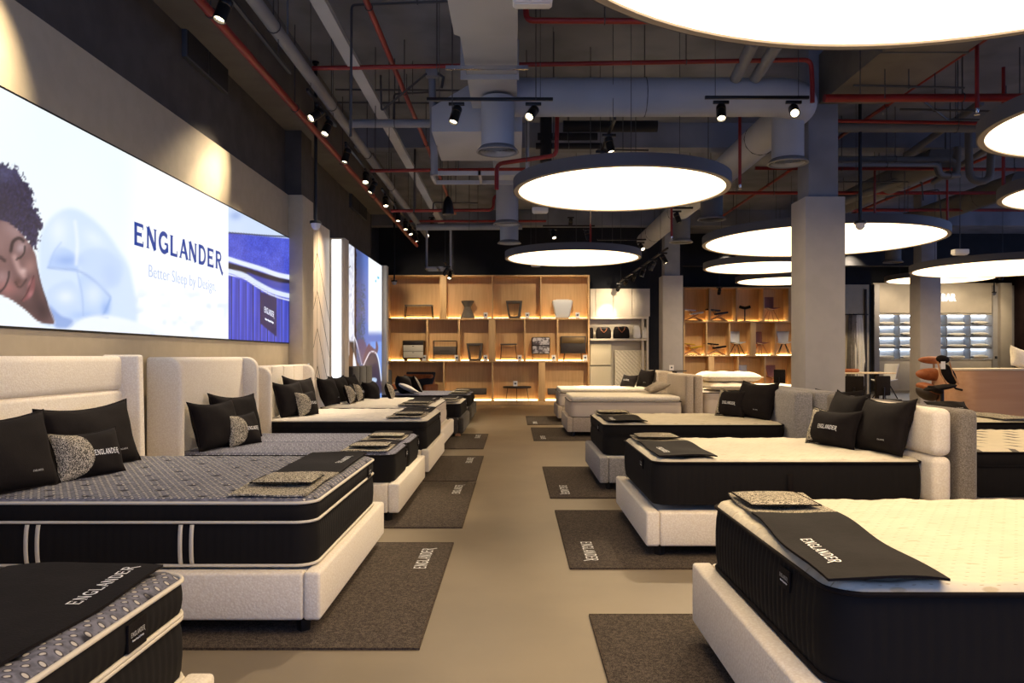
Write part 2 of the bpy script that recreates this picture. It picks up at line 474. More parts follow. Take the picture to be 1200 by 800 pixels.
class Paint:
    def __init__(s, X, Y, c): s.X, s.Y = X, Y; s.c = np.zeros(X.shape+(3,))+np.array(c, float)
    def blend(s, a, c): s.c = s.c*(1-a[...,None])+np.array(c, float)*a[...,None]
    def poly(s, P, c, soft=3, op=1, smooth=True, clip=None):
        d = sdist(smoothpoly(P) if smooth else np.array(P, float), s.X, s.Y); a = sstep(-soft, soft, d)*op
        if clip is not None: a = a*clip
        s.blend(a, c); return a
    def line(s, P, w, c, soft=3, op=1, clip=None):
        n = 8; Q = []
        P = [P[0]]+list(P)+[P[-1]]
        P = [np.array(p, float) for p in P]
        for i in range(1, len(P)-2):
            for k in range(n):
                t = k/n; p0,p1,p2,p3 = P[i-1:i+3]
                Q.append(.5*((2*p1)+(-p0+p2)*t+(2*p0-5*p1+4*p2-p3)*t*t+(-p0+3*p1-3*p2+p3)*t**3))
        Q.append(P[-1]); d = sdist(Q, s.X, s.Y, False); a = sstep(w/2+soft, w/2-soft, d)*op
        if clip is not None: a = a*clip
        s.blend(a, c)
    def spot(s, x, y, rx, ry, c, op=1, rot=0, clip=None):
        ca, sa = math.cos(rot), math.sin(rot); dx, dy = s.X-x, s.Y-y
        u, v = dx*ca+dy*sa, -dx*sa+dy*ca; a = np.exp(-((u/rx)**2+(v/ry)**2))*op
        if clip is not None: a = a*clip
        s.blend(a, c)
def vnoise(X, Y, sc, seed=0):
    r = np.random.RandomState(seed).rand(256,256); x, y = X/sc, Y/sc
    xi, yi = np.floor(x).astype(int), np.floor(y).astype(int); fx, fy = x-xi, y-yi
    fx = fx*fx*(3-2*fx); fy = fy*fy*(3-2*fy); g = lambda a, b: r[a % 256, b % 256]
    return (g(xi,yi)*(1-fx)+g(xi+1,yi)*fx)*(1-fy)+(g(xi,yi+1)*(1-fx)+g(xi+1,yi+1)*fx)*fy
def printmat(name, strength):
    m = bpy.data.materials.new(name); m.use_nodes = True; nt = m.node_tree; b = nt.nodes['Principled BSDF']
    a = nt.nodes.new('ShaderNodeVertexColor'); a.layer_name = 'print'
    b.inputs['Base Color'].default_value = (.02,.02,.02,1); b.inputs['Roughness'].default_value = .35
    nt.links.new(a.outputs[0], b.inputs['Emission Color']); b.inputs['Emission Strength'].default_value = strength
    return m
def print_panel(name, X0, ya, yb, za, zb, step, painter, mat, parent):
    ny, nz = int((yb-ya)/step), int((zb-za)/step)
    Yg, Zg = np.meshgrid(np.linspace(ya, yb, ny+1), np.linspace(za, zb, nz+1), indexing='ij')
    c = painter(Yg, Zg); c = np.clip(c/255, 0, 1)
    l = np.where(c <= .04045, c/12.92, ((c+.055)/1.055)**2.4)
    me = bpy.data.meshes.new(name); n = (ny+1)*(nz+1)
    vs = np.stack([np.full(Yg.shape, X0), Yg, Zg], -1).reshape(-1, 3)
    i, j = np.meshgrid(np.arange(ny), np.arange(nz), indexing='ij'); a = i*(nz+1)+j
    fs = np.stack([a, a+nz+1, a+nz+2, a+1], -1).reshape(-1, 4)
    me.from_pydata(vs.tolist(), [], fs.tolist())
    at_ = me.color_attributes.new('print', 'FLOAT_COLOR', 'POINT')
    at_.data.foreach_set('color', np.concatenate([l.reshape(-1,3), np.ones((n,1))], 1).astype(np.float32).ravel())
    me.materials.append(mat); o = bpy.data.objects.new(name, me); COL.objects.link(o); o.parent = parent; return o
XL = -3.285
def px_of(Yg, Zg, X0):      # photo pixel under which a panel point is seen from the aisle
    return 603+X0/Yg*900, 417-(Zg-CAMZ)/Yg*900
def paint_main(Yg, Zg):
    x, y = px_of(Yg, Zg, XL)
    X = x*3.64; Y = (y-180)*3.64
    p = Paint(X, Y, (238,248,255))
    p.blend(sstep(500, 620, X)*.8, (250,253,255))
    # bed linen
    p.poly([(165,420),(180,330),(240,255),(320,235),(420,300),(500,400),(560,520),(560,760),(200,760),(170,560)], (205,224,250), 16, .95)
    p.poly([(205,480),(250,400),(320,430),(330,500),(260,490)], (176,202,246), 10, .8)
    p.poly([(330,440),(430,400),(520,470),(500,560),(400,560)], (190,212,248), 14, .7)
    p.poly([(340,520),(440,560),(475,640),(440,700),(360,690)], (176,202,244), 12, .6)
    p.poly([(200,590),(300,540),(350,620),(340,700),(240,700)], (188,210,246), 12, .6)
    p.line([(205,485),(270,492),(330,498),(400,540),(470,610)], 8, (140,168,220), 7, .7)
    p.spot(250, 330, 40, 60, (232,242,255), .8); p.spot(400, 360, 50, 30, (228,240,255), .7, .6); p.spot(285, 455, 50, 22, (140,172,232), .7); p.spot(470, 520, 40, 60, (176,200,244), .5)
    p.spot(280, 610, 40, 30, (236,244,255), .7); p.spot(400, 600, 40, 50, (226,238,255), .7); p.spot(450, 660, 18, 30, (140,176,238), .7); p.spot(350, 690, 50, 18, (150,184,240), .5)
    p.line([(320,290),(330,380),(325,470)], 14, (236,244,255), 9, .7)
    p.line([(330,505),(350,600),(355,690)], 7, (150,178,228), 6, .5)
    p.line([(210,480),(230,420),(260,380)], 7, (160,186,234), 6, .5)
    p.line([(470,620),(450,670),(430,700)], 9, (130,165,225), 7, .7)
    p.poly([(200,640),(260,690),(310,710),(300,745),(240,745)], (120,150,215), 9, .7)
    p.poly([(-400,610),(-100,590),(40,640),(160,720),(280,745),(360,700),(470,690),(640,740),(660,800),(-400,800)], (236,244,255), 10, .98)
    p.line([(290,742),(330,708),(400,690),(460,700)], 6, (200,216,244), 6, .8)
    # afro hair
    d = sdist(smoothpoly([(-300,60),(-100,20),(20,45),(70,62),(105,110),(135,150),(150,225),(178,295),(165,340),(152,410),(110,370),(60,320),(0,300),(-140,320),(-300,420)]), X, Y)
    rag = (vnoise(X,Y,9,1)-.5)*26+(vnoise(X,Y,4,2)-.5)*14
    a = sstep(-4, 5, d+rag); h = vnoise(X,Y,6,3); hc = np.stack([18+h*40, 16+h*38, 42+h*56], -1)
    p.c = p.c*(1-a[...,None])+hc*a[...,None]
    p.spot(20, 90, 60, 40, (120,125,170), .35, clip=a); p.spot(-60, 200, 120, 90, (24,20,40), .5, clip=a)
    # face
    fd = sdist(smoothpoly([(-260,300),(-120,270),(0,285),(45,300),(100,350),(148,420),(160,480),(178,560),(205,640),(232,722),(165,716),(100,660),(10,606),(-120,590),(-240,640),(-320,500)]), X, Y)
    f = sstep(-3, 4, fd)
    p.blend(f, (112,82,84))
    p.spot(60, 330, 70, 40, (168,140,142), .7, .7, f); p.spot(-10, 380, 60, 70, (150,118,116), .7, 0, f)
    p.spot(90, 400, 26, 20, (190,168,172), .7, -.9, f)       # far eyelid
    p.spot(128, 480, 26, 34, (160,120,116), .8, .2, f); p.spot(10, 480, 34, 50, (128,92,92), .5, 0, f)
    p.spot(30, 570, 46, 34, (176,112,110), .7, .4, f); p.spot(150, 600, 30, 60, (62,38,46), .8, -.3, f)
    p.spot(180, 670, 40, 50, (44,26,38), .9, -.3, f); p.spot(110, 650, 60, 26, (66,42,48), .7, .6, f)
    p.line([(62,440),(80,490),(100,520)], 22, (196,160,156), 12, .75, f)      # nose ridge
    p.spot(100, 500, 15, 13, (214,182,178), .8, 0, f)
    p.spot(75, 545, 16, 16, (86,54,54), .8, 0, f); p.line([(66,548),(80,570),(96,560),(112,536)], 7, (52,30,36), 4, .8, f)
    p.line([(46,415),(56,375),(82,360),(100,372)], 13, (38,24,34), 6, .95, f)  # brow
    p.line([(-30,470),(-8,440),(20,456)], 12, (44,28,36), 6, .85, f)
    p.line([(76,446),(92,438),(104,420),(106,396)], 6, (26,16,28), 3, .95, f)  # closed lashes
    p.line([(70,452),(86,446)], 5, (26,16,28), 3, .8, f)
    p.spot(10, 525, 30, 28, (170,140,142), .6, 0, f); p.line([(0,590),(22,565),(36,530),(38,505)], 7, (26,16,28), 4, .9, f)
    p.poly([(88,630),(108,600),(122,560),(134,530),(146,520),(150,560),(140,600),(118,622)], (128,72,78), 4, .95, clip=f)
    p.line([(90,628),(112,600),(128,562),(144,522)], 5, (58,28,36), 3, .9, f)
    p.spot(130, 598, 9, 16, (190,132,138), .6, .5, f); p.spot(126, 552, 7, 18, (176,120,122), .7, .5, f)
    p.line([(160,440),(168,520),(200,630),(232,715)], 8, (22,12,28), 5, .7, f)
    p.line([(205,640),(222,690),(236,722)], 5, (225,225,240), 3, .7)
    # clouds of bedding low in the middle field
    c = sstep(.52, .8, vnoise(X, Y, 60, 5)*.6+vnoise(X, Y, 24, 6)*.4)*sstep(540, 640, Y)*sstep(530, 600, X)
    p.blend(c*.6, (206,222,248))
    # blue mattress photograph
    U = (x-140)*4.7; V = (y-240)*4.7; q = Paint(U, V, (44,56,190))
    n1 = vnoise(U,V,3,8); n2 = vnoise(U,V,30,9)
    q.c = np.stack([42+n1*40+n2*20, 52+n1*44+n2*20, 170+n1*50+n2*20], -1)
    top = sstep(4, -4, V-(155+(U-600)*.09)); q.blend(top, (206,222,250)); q.spot(640, 60, 30, 22, (150,175,225), .8, 0, top)
    q.line([(590,152),(700,160),(800,168),(950,176)], 6, (12,12,30), 3)
    ly = 385+(U-600)*.42; low = sstep(-4, 4, V-ly)
    st = .5+.5*np.sin(U*.16+V*.004); sc = np.stack([46+30*st, 60+32*st, 176+50*st], -1); dk = (np.sin(U*.16) < -.93)
    sc[dk] = (16,18,70); q.c = q.c*(1-low[...,None])+sc*low[...,None]
    q.poly([(590,315),(700,345),(800,378),(960,420),(960,480),(840,450),(740,420),(660,372),(590,350)], (22,16,40), 4, 1, False)
    q.poly([(700,372),(790,400),(880,425),(960,440),(960,490),(880,472),(790,440)], (60,74,186), 7, .9)
    q.line([(585,292),(680,322),(780,352),(870,384),(960,402)], 26, (226,236,255), 4)
    q.line([(585,362),(680,384),(760,432),(850,478),(960,506)], 26, (218,230,255), 4)
    q.line([(585,382),(680,402),(760,452),(850,500),(960,532)], 7, (236,242,255), 3)
    q.poly([(775,478),(866,512),(866,726),(820,690),(776,652)], (26,24,84), 3, 1, False)
    m = sstep(598.5, 601.5, U); p.c = p.c*(1-m[...,None])+q.c*m[...,None]
    return p.c
lb = thing('lightbox_sign', 'long backlit advert of a sleeping person and a mattress on the left wall', 'lightbox', (0,0,0))
MB().box(-3.3,-3.287,3.4,11.24,1.66,3.21).build('frame', 'black_metal', lb)
print_panel('printed_panel', XL, 3.42, 11.225, 1.675, 3.195, .0125, paint_main, printmat('lightbox_print', .86), lb)
W_ = word_polys(.19, 2.02, GLB)
lettering('lettering', W_, lambda a, b: (XL+.003, 7.63+a, 2.445+b), 'logo_blue', lb)
flat_text('tagline_lettering', 'Better Sleep by Design.', .165, 'logo_pale', lb, basis((XL+.003,7.66,2.19), (0,1,0), (0,0,1)), bold=-.003)
lettering('label_lettering', word_polys(.075, .50), lambda a, b: (XL+.003, 10.28+a*.82, 2.03+b-a*.1), 'logo_glow', lb)
flat_text('label_text', 'Better Sleep by Design', .038, 'logo_glow', lb, basis((XL+.003,10.28,1.94), (0,1,-.1), (0,.1,1)))
# glowing side panel and second lightbox
gb = thing('light_column', 'glowing white upright panel beside the chevron wall', 'light panel', (0,0,0))
MB().box(-3.36,-2.99,13.52,13.86,0,3.56).build('casing', 'cream_lam', gb, bevel=.004)
MB().box(-3.215,-3.05,13.505,13.521,.4,3.53).build('diffuser', 'lit_white', gb)
def paint_two(Yg, Zg):
    x, y = px_of(Yg, Zg, -3.04); p = Paint(x*10-4000, y*10-2700, (236,240,250)); X, Y = p.X, p.Y
    n = vnoise(X, Y*.25, 9, 11); p.blend(sstep(.4,.8,n)*.45, (160,160,185))
    for a, b in (((45,470),(105,420)),((48,370),(78,345)),((50,700),(85,760))): p.line([a,b], 9, (20,20,30), 4)
    p.blend(sstep(150,156,X), (40,24,20)); p.blend(sstep(168,182,X+ (vnoise(X,Y,20,3)-.5)*16)*1., (70,86,140))
    p.blend(sstep(200,300,X)*.7, (110,140,225)); 
    k = vnoise(X,Y,14,5); p.blend(sstep(.45,.7,k)*sstep(560,700,Y)*sstep(175,200,X)*sstep(300,255,X)*.8, (60,84,96))
    p.blend(sstep(310,322,X)*sstep(1250,1150,Y), (246,250,255))
    p.poly([(395,590),(405,580),(412,596),(402,606)], (80,200,230), 2); p.poly([(420,545),(435,540),(446,560),(432,566)], (80,200,230), 2)
    # lower half: dark trunk, fabric and a rim lit back
    lo = sstep(1290,1310,Y)
    y2 = Y-1300
    p.blend(lo*sstep(310,360,X), (120,160,235)); p.blend(lo*sstep(150,140,X+(-y2)*.05), (30,28,34))
    p.poly([(60,1060),(95,1300),(230,1640),(240,1700),(160,1700),(60,1700)], (96,64,44), 8, .95)
    p.line([(90,1100),(180,1320),(240,1560)], 12, (236,240,255), 5); p.poly([(60,1300),(92,1300),(92,1460),(60,1460)], (240,244,255), 3, 1, False)
    p.poly([(140,1440),(160,1480),(180,1620),(140,1620)], (236,240,250), 4)
    p.poly([(190,1290),(260,1280),(300,1400),(250,1560),(220,1480)], (96,78,110), 8, .9)
    p.poly([(250,1560),(280,1420),(320,1330),(345,1350),(400,1390),(405,1310),(420,1310),(425,1420),(300,1640)], (104,70,84), 6, .95)
    p.poly([(250,1700),(270,1580),(310,1500),(345,1440),(400,1450),(430,1520),(460,1700),(470,1900),(250,1900)], (50,44,70), 6, 1)
    p.line([(255,1590),(300,1490),(340,1425),(400,1430),(432,1500),(455,1640),(470,1760)], 11, (240,246,255), 5)
    p.poly([(330,1650),(350,1650),(350,1720),(410,1730),(410,1770),(345,1770)], (200,225,255), 5, .9)
    return p.c
l2 = thing('lightbox_sign', 'second backlit advert of bark and blue cloth beyond the glowing panel', 'lightbox', (0,0,0))
MB().box(-3.36,-3.045,13.87,17.62,.5,3.56).build('frame', 'black_metal', l2)
print_panel('printed_panel', -3.04, 13.89, 17.58, .52, 3.54, .025, paint_two, printmat('lightbox_print_two', .86), l2)
struct('trim_6', MB().box(-3.36,-2.94,17.64,17.9,0,3.56), 'cream_lam', bevel=.004)
# vents on the dark wall
for (ya, yb, lab) in ((7.75,8.87,'dark two panel vent high on the left wall, nearest'),(15.6,17.2,'dark two panel vent high on the left wall, farthest')):
    t = thing('wall_vent', lab, 'vent', (-3.36,ya,4.5))
    MB().box(0,.05,0,yb-ya,0,.4).build('frame', 'conduit', t, bevel=.004)
    for k in range(2):
        w = (yb-ya)/2; MB().box(.05,.056,k*w+.02,(k+1)*w-.01,.02,.38).build('grille', 'wall_black', t)
# ------------------------------------------------------------------ beds
def rrect(x0, x1, y0, y1, r, step=.05, n=8):
    pts = []
    def line(a, b):
        L = math.hypot(b[0]-a[0], b[1]-a[1]); k = max(1, int(L/step))
        for i in range(k): pts.append((a[0]+(b[0]-a[0])*i/k, a[1]+(b[1]-a[1])*i/k))
    def corner(cx, cy, a0):
        for i in range(n): t = math.radians(a0+90*i/n); pts.append((cx+r*math.cos(t), cy+r*math.sin(t)))
    line((x0+r,y0),(x1-r,y0)); corner(x1-r,y0+r,-90)
    line((x1,y0+r),(x1,y1-r)); corner(x1-r,y1-r,0)
    line((x1-r,y1),(x0+r,y1)); corner(x0+r,y1-r,90)
    line((x0,y1-r),(x0,y0+r)); corner(x0+r,y0+r,180)
    return pts
def offset_pts(pts, d):
    N = len(pts); out = []
    for i, p in enumerate(pts):
        a, b = pts[i-1], pts[(i+1) % N]
        dx, dy = b[0]-a[0], b[1]-a[1]; l = math.hypot(dx,dy) or 1
        k = d[i] if isinstance(d, list) else d
        out.append((p[0]+dy/l*k, p[1]-dx/l*k))
    return out
def band_loop(parent, name, pts, z, r, mat, out=0., n=8):
    q = offset_pts(pts, out)
    return MB().tube([(x,y,z) for x,y in q], r, n, closed=True).build(name, mat, parent, sharp=80)
def mattress(label, loc, rz, L, W, z0, z1, side='side_black', top='top_stitch', seams=(), piping='pipe_cream', top_pipe=True,
             bottom_pipe=True, bands=(), step=.045, rib=.004, quilt='soft', res=.04, handle=None, tagy=None, group=None, name='mattress', pillowtop=0, r=.11):
    t = thing(name, label, 'mattress', loc, rz, group)
    pts = rrect(-L, 0, -W/2, W/2, r, step/4)
    H = z1-z0
    # side border: sewn ribs, bulging between the seam lines
    zs = sorted([z0, z1]+list(seams)); prof = []
    for a, b in zip(zs[:-1], zs[1:]):
        k = 5
        for i in range(k+1 if b == zs[-1] else k):
            u = i/k; prof.append((a+(b-a)*u, math.sin(u*PI)**.6*min(.014,(b-a)*.12)))
    s = 0; ribd = []
    for i, p in enumerate(pts):
        q = pts[i-1]; s += math.hypot(p[0]-q[0], p[1]-q[1]) if i else 0
        ribd.append(-rib*max(0, 1-abs((s/(step*1.0)) % 1-.5)*5))
    rings = []
    for z, b in prof:
        e = min(1, (z-z0)/.03, (z1-z)/.03) if rib else 0
        d = [b-.008+ribd[i]*max(0,e) for i in range(len(pts))]
        rings.append([(x,y,z) for x,y in offset_pts(pts, d)])
    MB().rings(rings).build('side_border', side, t, sharp=60)
    nx, ny = int(L/res), int(W/res)
    def surf(x, y):
        dx = min(x+L, -x); dy = min(y+W/2, W/2-y); d = max(0, min(dx, dy))
        e = min(1, d/.055); edge = math.sqrt(max(0, 1-(1-e)**2))
        q = 0
        if quilt == 'tuft':
            row = math.floor(y/.18); u = (x/.21+row*.5) % 1-.5; v = (y/.18) % 1-.5
            q = -.014*math.exp(-(u*u+v*v*1.3)/.02)+.003*math.sin(x*40)*math.sin(y*34)
        elif quilt == 'soft':
            q = .006*math.sin(x*19+math.sin(y*7))*math.sin(y*17+1.3*math.sin(x*5))
            if d < .12: q += .004*math.sin((x+y)*62)*(1-d/.12)
        elif quilt == 'rows': q = .004*math.sin(y*60)
        return z1-.004+(.028+pillowtop)*edge+q*e
    def P(u, v):
        x = -L+L*u; y = -W/2+W*v
        rc = r
        cx = -rc if x > -rc else (-L+rc if x < -L+rc else x); cy = W/2-rc if y > W/2-rc else (-W/2+rc if y < -W/2+rc else y)
        dx, dy = x-cx, y-cy; z = surf(x, y)
        if dx and dy:
            m = max(abs(dx), abs(dy)); l = math.hypot(dx, dy); k = m/l; x = cx+dx*k; y = cy+dy*k
            z = surf(*(cx+dx*k, cy+dy*k)) if False else min(z, z1-.004+(.028+pillowtop)*math.sqrt(max(0,1-(1-min(1,(rc-m)/.055))**2))) if m > rc-.055 else z
        return (x, y, z)
    MB().grid(P, nx, ny).build('quilted_top', top, t, sharp=80)
    pm = piping or 'side_black'
    band_loop(t, 'piping', pts, z1, .0085 if piping else .006, pm, .002)
    for z in seams:
        if piping and top_pipe == 'all':
            band_loop(t, 'piping', pts, z, .008, pm, .0)
        else: band_loop(t, 'seam', pts, z, .004, 'side_black' if side == 'side_black' else side, .0)
    if bottom_pipe: band_loop(t, 'piping', pts, z0+.012, .0085, pm, .0)
    for (bx, za, zb) in bands:      # upright twin tapes on both long sides
        for sgn in (-1, 1):
            for dx in (-.03, .03):
                w = []
                for i in range(9):
                    z = za+(zb-za)*i/8; w.append(z)
                mb = MB().grid(lambda u, v: (bx+dx-.011+.022*u, sgn*(W/2+.003+.013*math.sin(v*PI)**.6), za+(zb-za)*v), 1, 8)
                mb.build('side_tape', pm, t, solid=.004)
    if handle:
        for sgn in (-1, 1):
            MB().grid(lambda u, v: (handle-.02+.04*u, sgn*(W/2+.006+.02*math.sin(v*PI)), z0+.06+(H-.14)*v), 1, 8).build('handle', 'cloth_black', t, solid=.005)
    if tagy is not None:
        zt = (z1-.03) if not seams else z1-.02
        h = .075 if not seams else min(.085, (z1-seams[-1])*.8)
        MB().box(.006, .012, tagy-.055, tagy+.055, zt-h, zt).build('brand_label', 'cloth_black', t)
        tg = kids(t)[-1]
        lettering('lettering', word_polys(.014, .085), lambda a, b: (.0135, tagy+a, zt-h*.5+b), 'letter_grey', tg)
        flat_text('small_text', 'Better Sleep by Design', .0075, 'letter_grey', tg, basis((.0135, tagy, zt-h*.5-.014), (0,1,0), (0,0,1)))
    t['ztop'] = z1+.024+pillowtop
    return t
def bed(label, loc, rz, L, W, zb=.09, zt=.35, mat='boucle_cream', head=None, hz=1.1, hdepth=.14, group=None, rail=.1, legs='leg_black',
        soft=.018, hover=.0, split=False, hmat=None, hover2=0, hg=0, step=False):
    t = thing('upholstered_bed', label, 'bed', loc, rz, group); hm = hmat or mat
    W2 = W/2
    MB().box(-rail, 0, -W2, W2, zb, zt).build('foot_rail', mat, t, bevel=soft, seg=3)
    for s in (-1, 1):
        MB().box(-L, -rail-.002, s*W2, s*(W2-rail), zb, zt-.004).build('side_rail', mat, t, bevel=soft, seg=3)
    if split: MB().box(-L, -rail-.004, -rail/2, rail/2, zb, zt-.008).build('centre_rail', mat, t, bevel=soft, seg=3)
    MB().box(-L+.01, -rail-.004, -W2+rail+.004, W2-rail-.004, zt-.06, zt-.012).build('platform', 'cloth_white', t, bevel=.004)
    if legs:
        for x in (-.115, -L+.2):
            for s in (-1, 1):
                MB().lathe([(.038, 0), (.045, zb+.02)], (x, s*(W2-.10), 0), 4, True).build('leg', legs, t, bevel=.006) if legs == 'leg_black' else \
                MB().box(x-.05, x+.05, s*(W2-.1)-.05, s*(W2-.1)+.05, 0, zb+.005).build('leg', legs, t, bevel=.004)
    A, B = -W2-hover, W2+hover+hover2
    xf = -L; xb = -L-hdepth
    z0 = .06
    def panel(name, *a, bev=.03, parent=None, m=None):
        return MB().box(*a).build(name, m or hm, parent or t, bevel=bev, seg=4)
    if head == 'wing':
        p = panel('headboard', xb, xf, A+.04, B-.04, z0, hz-.26, bev=.035)
        panel('upper_roll', xb, xf, A+.04, B-.04, hz-.262, hz, bev=.045, parent=p)
        for y0, y1 in ((A, A+.09), (B-.09, B)):
            prof = [(xb-.02, z0), (xf+.16, z0), (xf+.13, hz+.01), (xb-.02, hz+.01)]
            MB().rings([[(x, y0, z) for x, z in prof], [(x, y1, z) for x, z in prof]]).build('headboard_wing', hm, t, bevel=.022, seg=4)
    elif head in ('round', 'channel'):
        if head == 'round': panel('headboard', xb, xf, A+.05, B-.05, z0, hz, bev=.05)
        else:
            n = 4; w = (B-A-.1)/n
            par = None
            for i in range(n):
                o = panel('headboard' if par is None else 'channel', xb, xf, A+.05+i*w, A+.05+(i+1)*w, z0, hz, bev=.03, parent=par)
                par = par or o
        for y0, y1 in ((A, A+.1), (B-.1, B)):
            R = .13; pr = [(xb-.02, z0), (xf+.15, z0)]+[(xf+.15-R+R*math.cos(a*PI/12), hz-R+R*math.sin(a*PI/12)) for a in range(7)]+[(xb-.02, hz)]
            MB().rings([[(x, y0, z) for x, z in pr], [(x, y1, z) for x, z in pr]]).build('headboard_wing', hm, t, bevel=.03, seg=4)
    elif head == 'rolls':     # three fat horizontal rolls
        n = 3; h = (hz-z0)/n; par = None
        for i in range(n-1, -1, -1):
            o = panel('headboard' if par is None else 'padded_roll', xb, xf, A, B, z0+i*h, z0+(i+1)*h, bev=.055, parent=par)
            par = par or o
    elif head == 'vchannels':
        n = 3; w = (B-A)/n; par = None
        for i in range(n):
            o = panel('headboard' if par is None else 'channel', xb, xf, A+i*w, A+(i+1)*w, z0, hz, bev=.04, parent=par)
            par = par or o
    elif head == 'ribs':
        o = panel('headboard', xb, xf-.03, A, B, z0, hz, bev=.03); n = 14; w = (B-A)/n
        MB_ = MB()
        for i in range(n): MB_.tube([(xf-.03, A+(i+.5)*w, z0+.02), (xf-.03, A+(i+.5)*w, hz-.03)], w*.5, 8)
        MB_.build('rib_padding', hm, o, sharp=60)
    elif head == 'plain': panel('headboard', xb, xf, A, B, z0, hz, bev=.045)
    if hg:                     # second board standing against its back
        pass
    return t
def runner(label, loc, rz, W, zt, x0=-.06, x1=-.48, tweed=.5, tweed_side=-1, pad=True, group=None, text=True, over=0.0, seed=0, tx=.36, skew=0.):
    t = thing('bed_runner', label, 'bed runner', loc, rz, group)
    rnd = random.Random(seed); ph = [rnd.uniform(0, 6) for _ in range(4)]
    ya, yb = -W/2+.03-over, W/2-.03+over
    ym = ya+tweed
    def zf(x, y):
        e = 0
        if y > yb-.12: e += .012*((y-(yb-.12))/.12)
        return zt+.008+.004*math.sin(y*9+ph[0])+.003*math.sin(x*16+y*5+ph[1])+e*math.sin((x-x1)/(x0-x1)*PI)
    def sheet(y0, y1, lift=0, xa=x0, xb=x1):
        wob = lambda y: .006*math.sin(y*7+ph[2])
        th = .009; n1, n2 = 10, max(6, int((y1-y0)/.05)); mb = MB()
        f = lambda s: (lambda u, v: ((xa+(xb-xa)*u)+wob(y0+(y1-y0)*v)+skew*(y0+(y1-y0)*v), y0+(y1-y0)*v, zf(xa+(xb-xa)*u, y0+(y1-y0)*v)+lift+s*th/2))
        mb.grid(f(1), n1, n2); mb.grid(f(-1), n1, n2)
        # closed rim
        rim = [(i/n1, 0) for i in range(n1)]+[(1, j/n2) for j in range(n2)]+[(1-i/n1, 1) for i in range(n1)]+[(0, 1-j/n2) for j in range(n2)]
        mb.rings([[f(-1)(*p) for p in rim], [f(1)(*p) for p in rim]], cap=False)
        return mb
    sheet(ym, yb).build('black_panel', 'cloth_black', t)
    sheet(ya, ym+.001).build('woven_panel', 'tweed', t)
    if text:
        yc = yb-tx
        lettering('lettering', word_polys(.042, .36), lambda a, b: (x0-.075-b+skew*(yc+a), yc+a, zf(x0-.075-b, yc+a)+.0065), 'letter_white', t)
    if pad:
        pt = thing('flat_cushion', label.replace('runner', 'cushion')+' ', 'cushion', loc, rz)
        y0, y1 = (ya+.22, ya+.50) if tweed > .7 else (ya+.1, ya+tweed-.06)
        xa, xb = x0-.02, x1+.05
        zb = max(zf(xa,y0), zf(xb,y1), zf(xa,y1), zf((xa+xb)/2,(y0+y1)/2))+.006
        mb = MB()
        def pf(s):
            def g(u, v):
                a, b = 2*u-1, 2*v-1; k = (max(0, (1-a*a)*(1-b*b)))**.3
                return (xa+(xb-xa)*u+skew*y1, y0+(y1-y0)*v, zb+.018+s*.017*k)
            return g
        mb.grid(pf(1), 14, 10); mb.grid(pf(-1), 14, 10)
        mb.build('cushion_cover', 'tweed', pt)
        rimp = [pf(0)(*q)[:3] for q in [(0,0),(1,0),(1,1),(0,1)]]
        MB().tube(rimp, .004, 6, closed=True).build('piping', 'cloth_black', pt)
        t['pad'] = pt.name
    return t
def pillow(name, label, loc, yaw, lean, w=.74, h=.45, T=.1, mat='cloth_black', kind='plain', group=None, roll=0, cat='pillow', seed=0, flip=False):
    t = thing(name, label, cat, loc, yaw, group)
    rnd = random.Random(seed+int(abs(loc[1])*100)); p1, p2, p3 = [rnd.uniform(0, 6) for _ in range(3)]
    def pf(s, lift=0, u0=-1, u1=1, fb=None):
        def g(a, b):
            v = 2*b-1; hi = fb(v) if fb else u1
            u = u0+(hi-u0)*a
            k = max(0, (1-u*u)*(1-v*v))**.42
            x = w/2*u*(1-.10*(1-v*v)); z = h/2+h/2*v*(1-(.20 if v > 0 else .07)*(1-u*u)*abs(v))
            cr = .006*math.sin(u*5+p1+v*3)*k + .005*math.sin(v*7+p2)*abs(u)*k
            return Vector((x, -s*(T*k+cr)-lift, z))
        return g
    R = Matrix.Rotation(roll, 4, 'Y'); Ln = Matrix.Rotation(-lean, 4, 'X')
    Mx = Ln @ R
    def tr(f): return lambda a, b: tuple(Mx @ f(a, b))
    mb = MB(); mb.grid(tr(pf(1)), 22, 16); mb.grid(tr(pf(-1)), 22, 16)
    mb.build('pillow_cover', mat, t, sharp=80)
    rim = [(i/8,0) for i in range(8)]+[(1,i/8) for i in range(8)]+[(1-i/8,1) for i in range(8)]+[(0,1-i/8) for i in range(8)]
    MB().tube([tr(pf(0))(a, b) for a, b in rim], .005, 6, closed=True).build('seam_edge', mat, t, sharp=80)
    F = pf(1, .003)
    def onface(x, z):   # metres from centre -> surface
        u = max(-.98, min(.98, x/(w/2))); v = max(-.98, min(.98, z/(h/2)))
        for _ in range(4):
            p = F((u+1)/2, (v+1)/2); u += (x-p.x)/(w/2); v += (z+h/2-p.z)/(h/2)
        return tuple(Mx @ F((u+1)/2, (v+1)/2))
    if kind == 'plain':
        lettering('lettering', word_polys(.010, .085), lambda a, b: onface(w*.22+a, -h*.30+b), 'letter_grey', t)
    if kind == 'mark': lettering('lettering', word_polys(.034, .205), lambda a, b: onface(a, -h*.10+b), 'letter_white', t)
    if kind == 'tweed':
        mb = MB(); mb.grid(tr(pf(1, .0025, -1, 0, lambda v: (-.55+.42*math.sqrt(max(0, 1-v*v))) if not flip else (-.36-.36*math.sqrt(max(0, 1-v*v))))), 10, 14)
        mb.build('woven_panel', 'tweed', t, sharp=80)
        lettering('lettering', word_polys(.034, .205), lambda a, b: onface(w*(.05 if flip else .14)+a, -h*.10+b), 'letter_white', t)
    return t
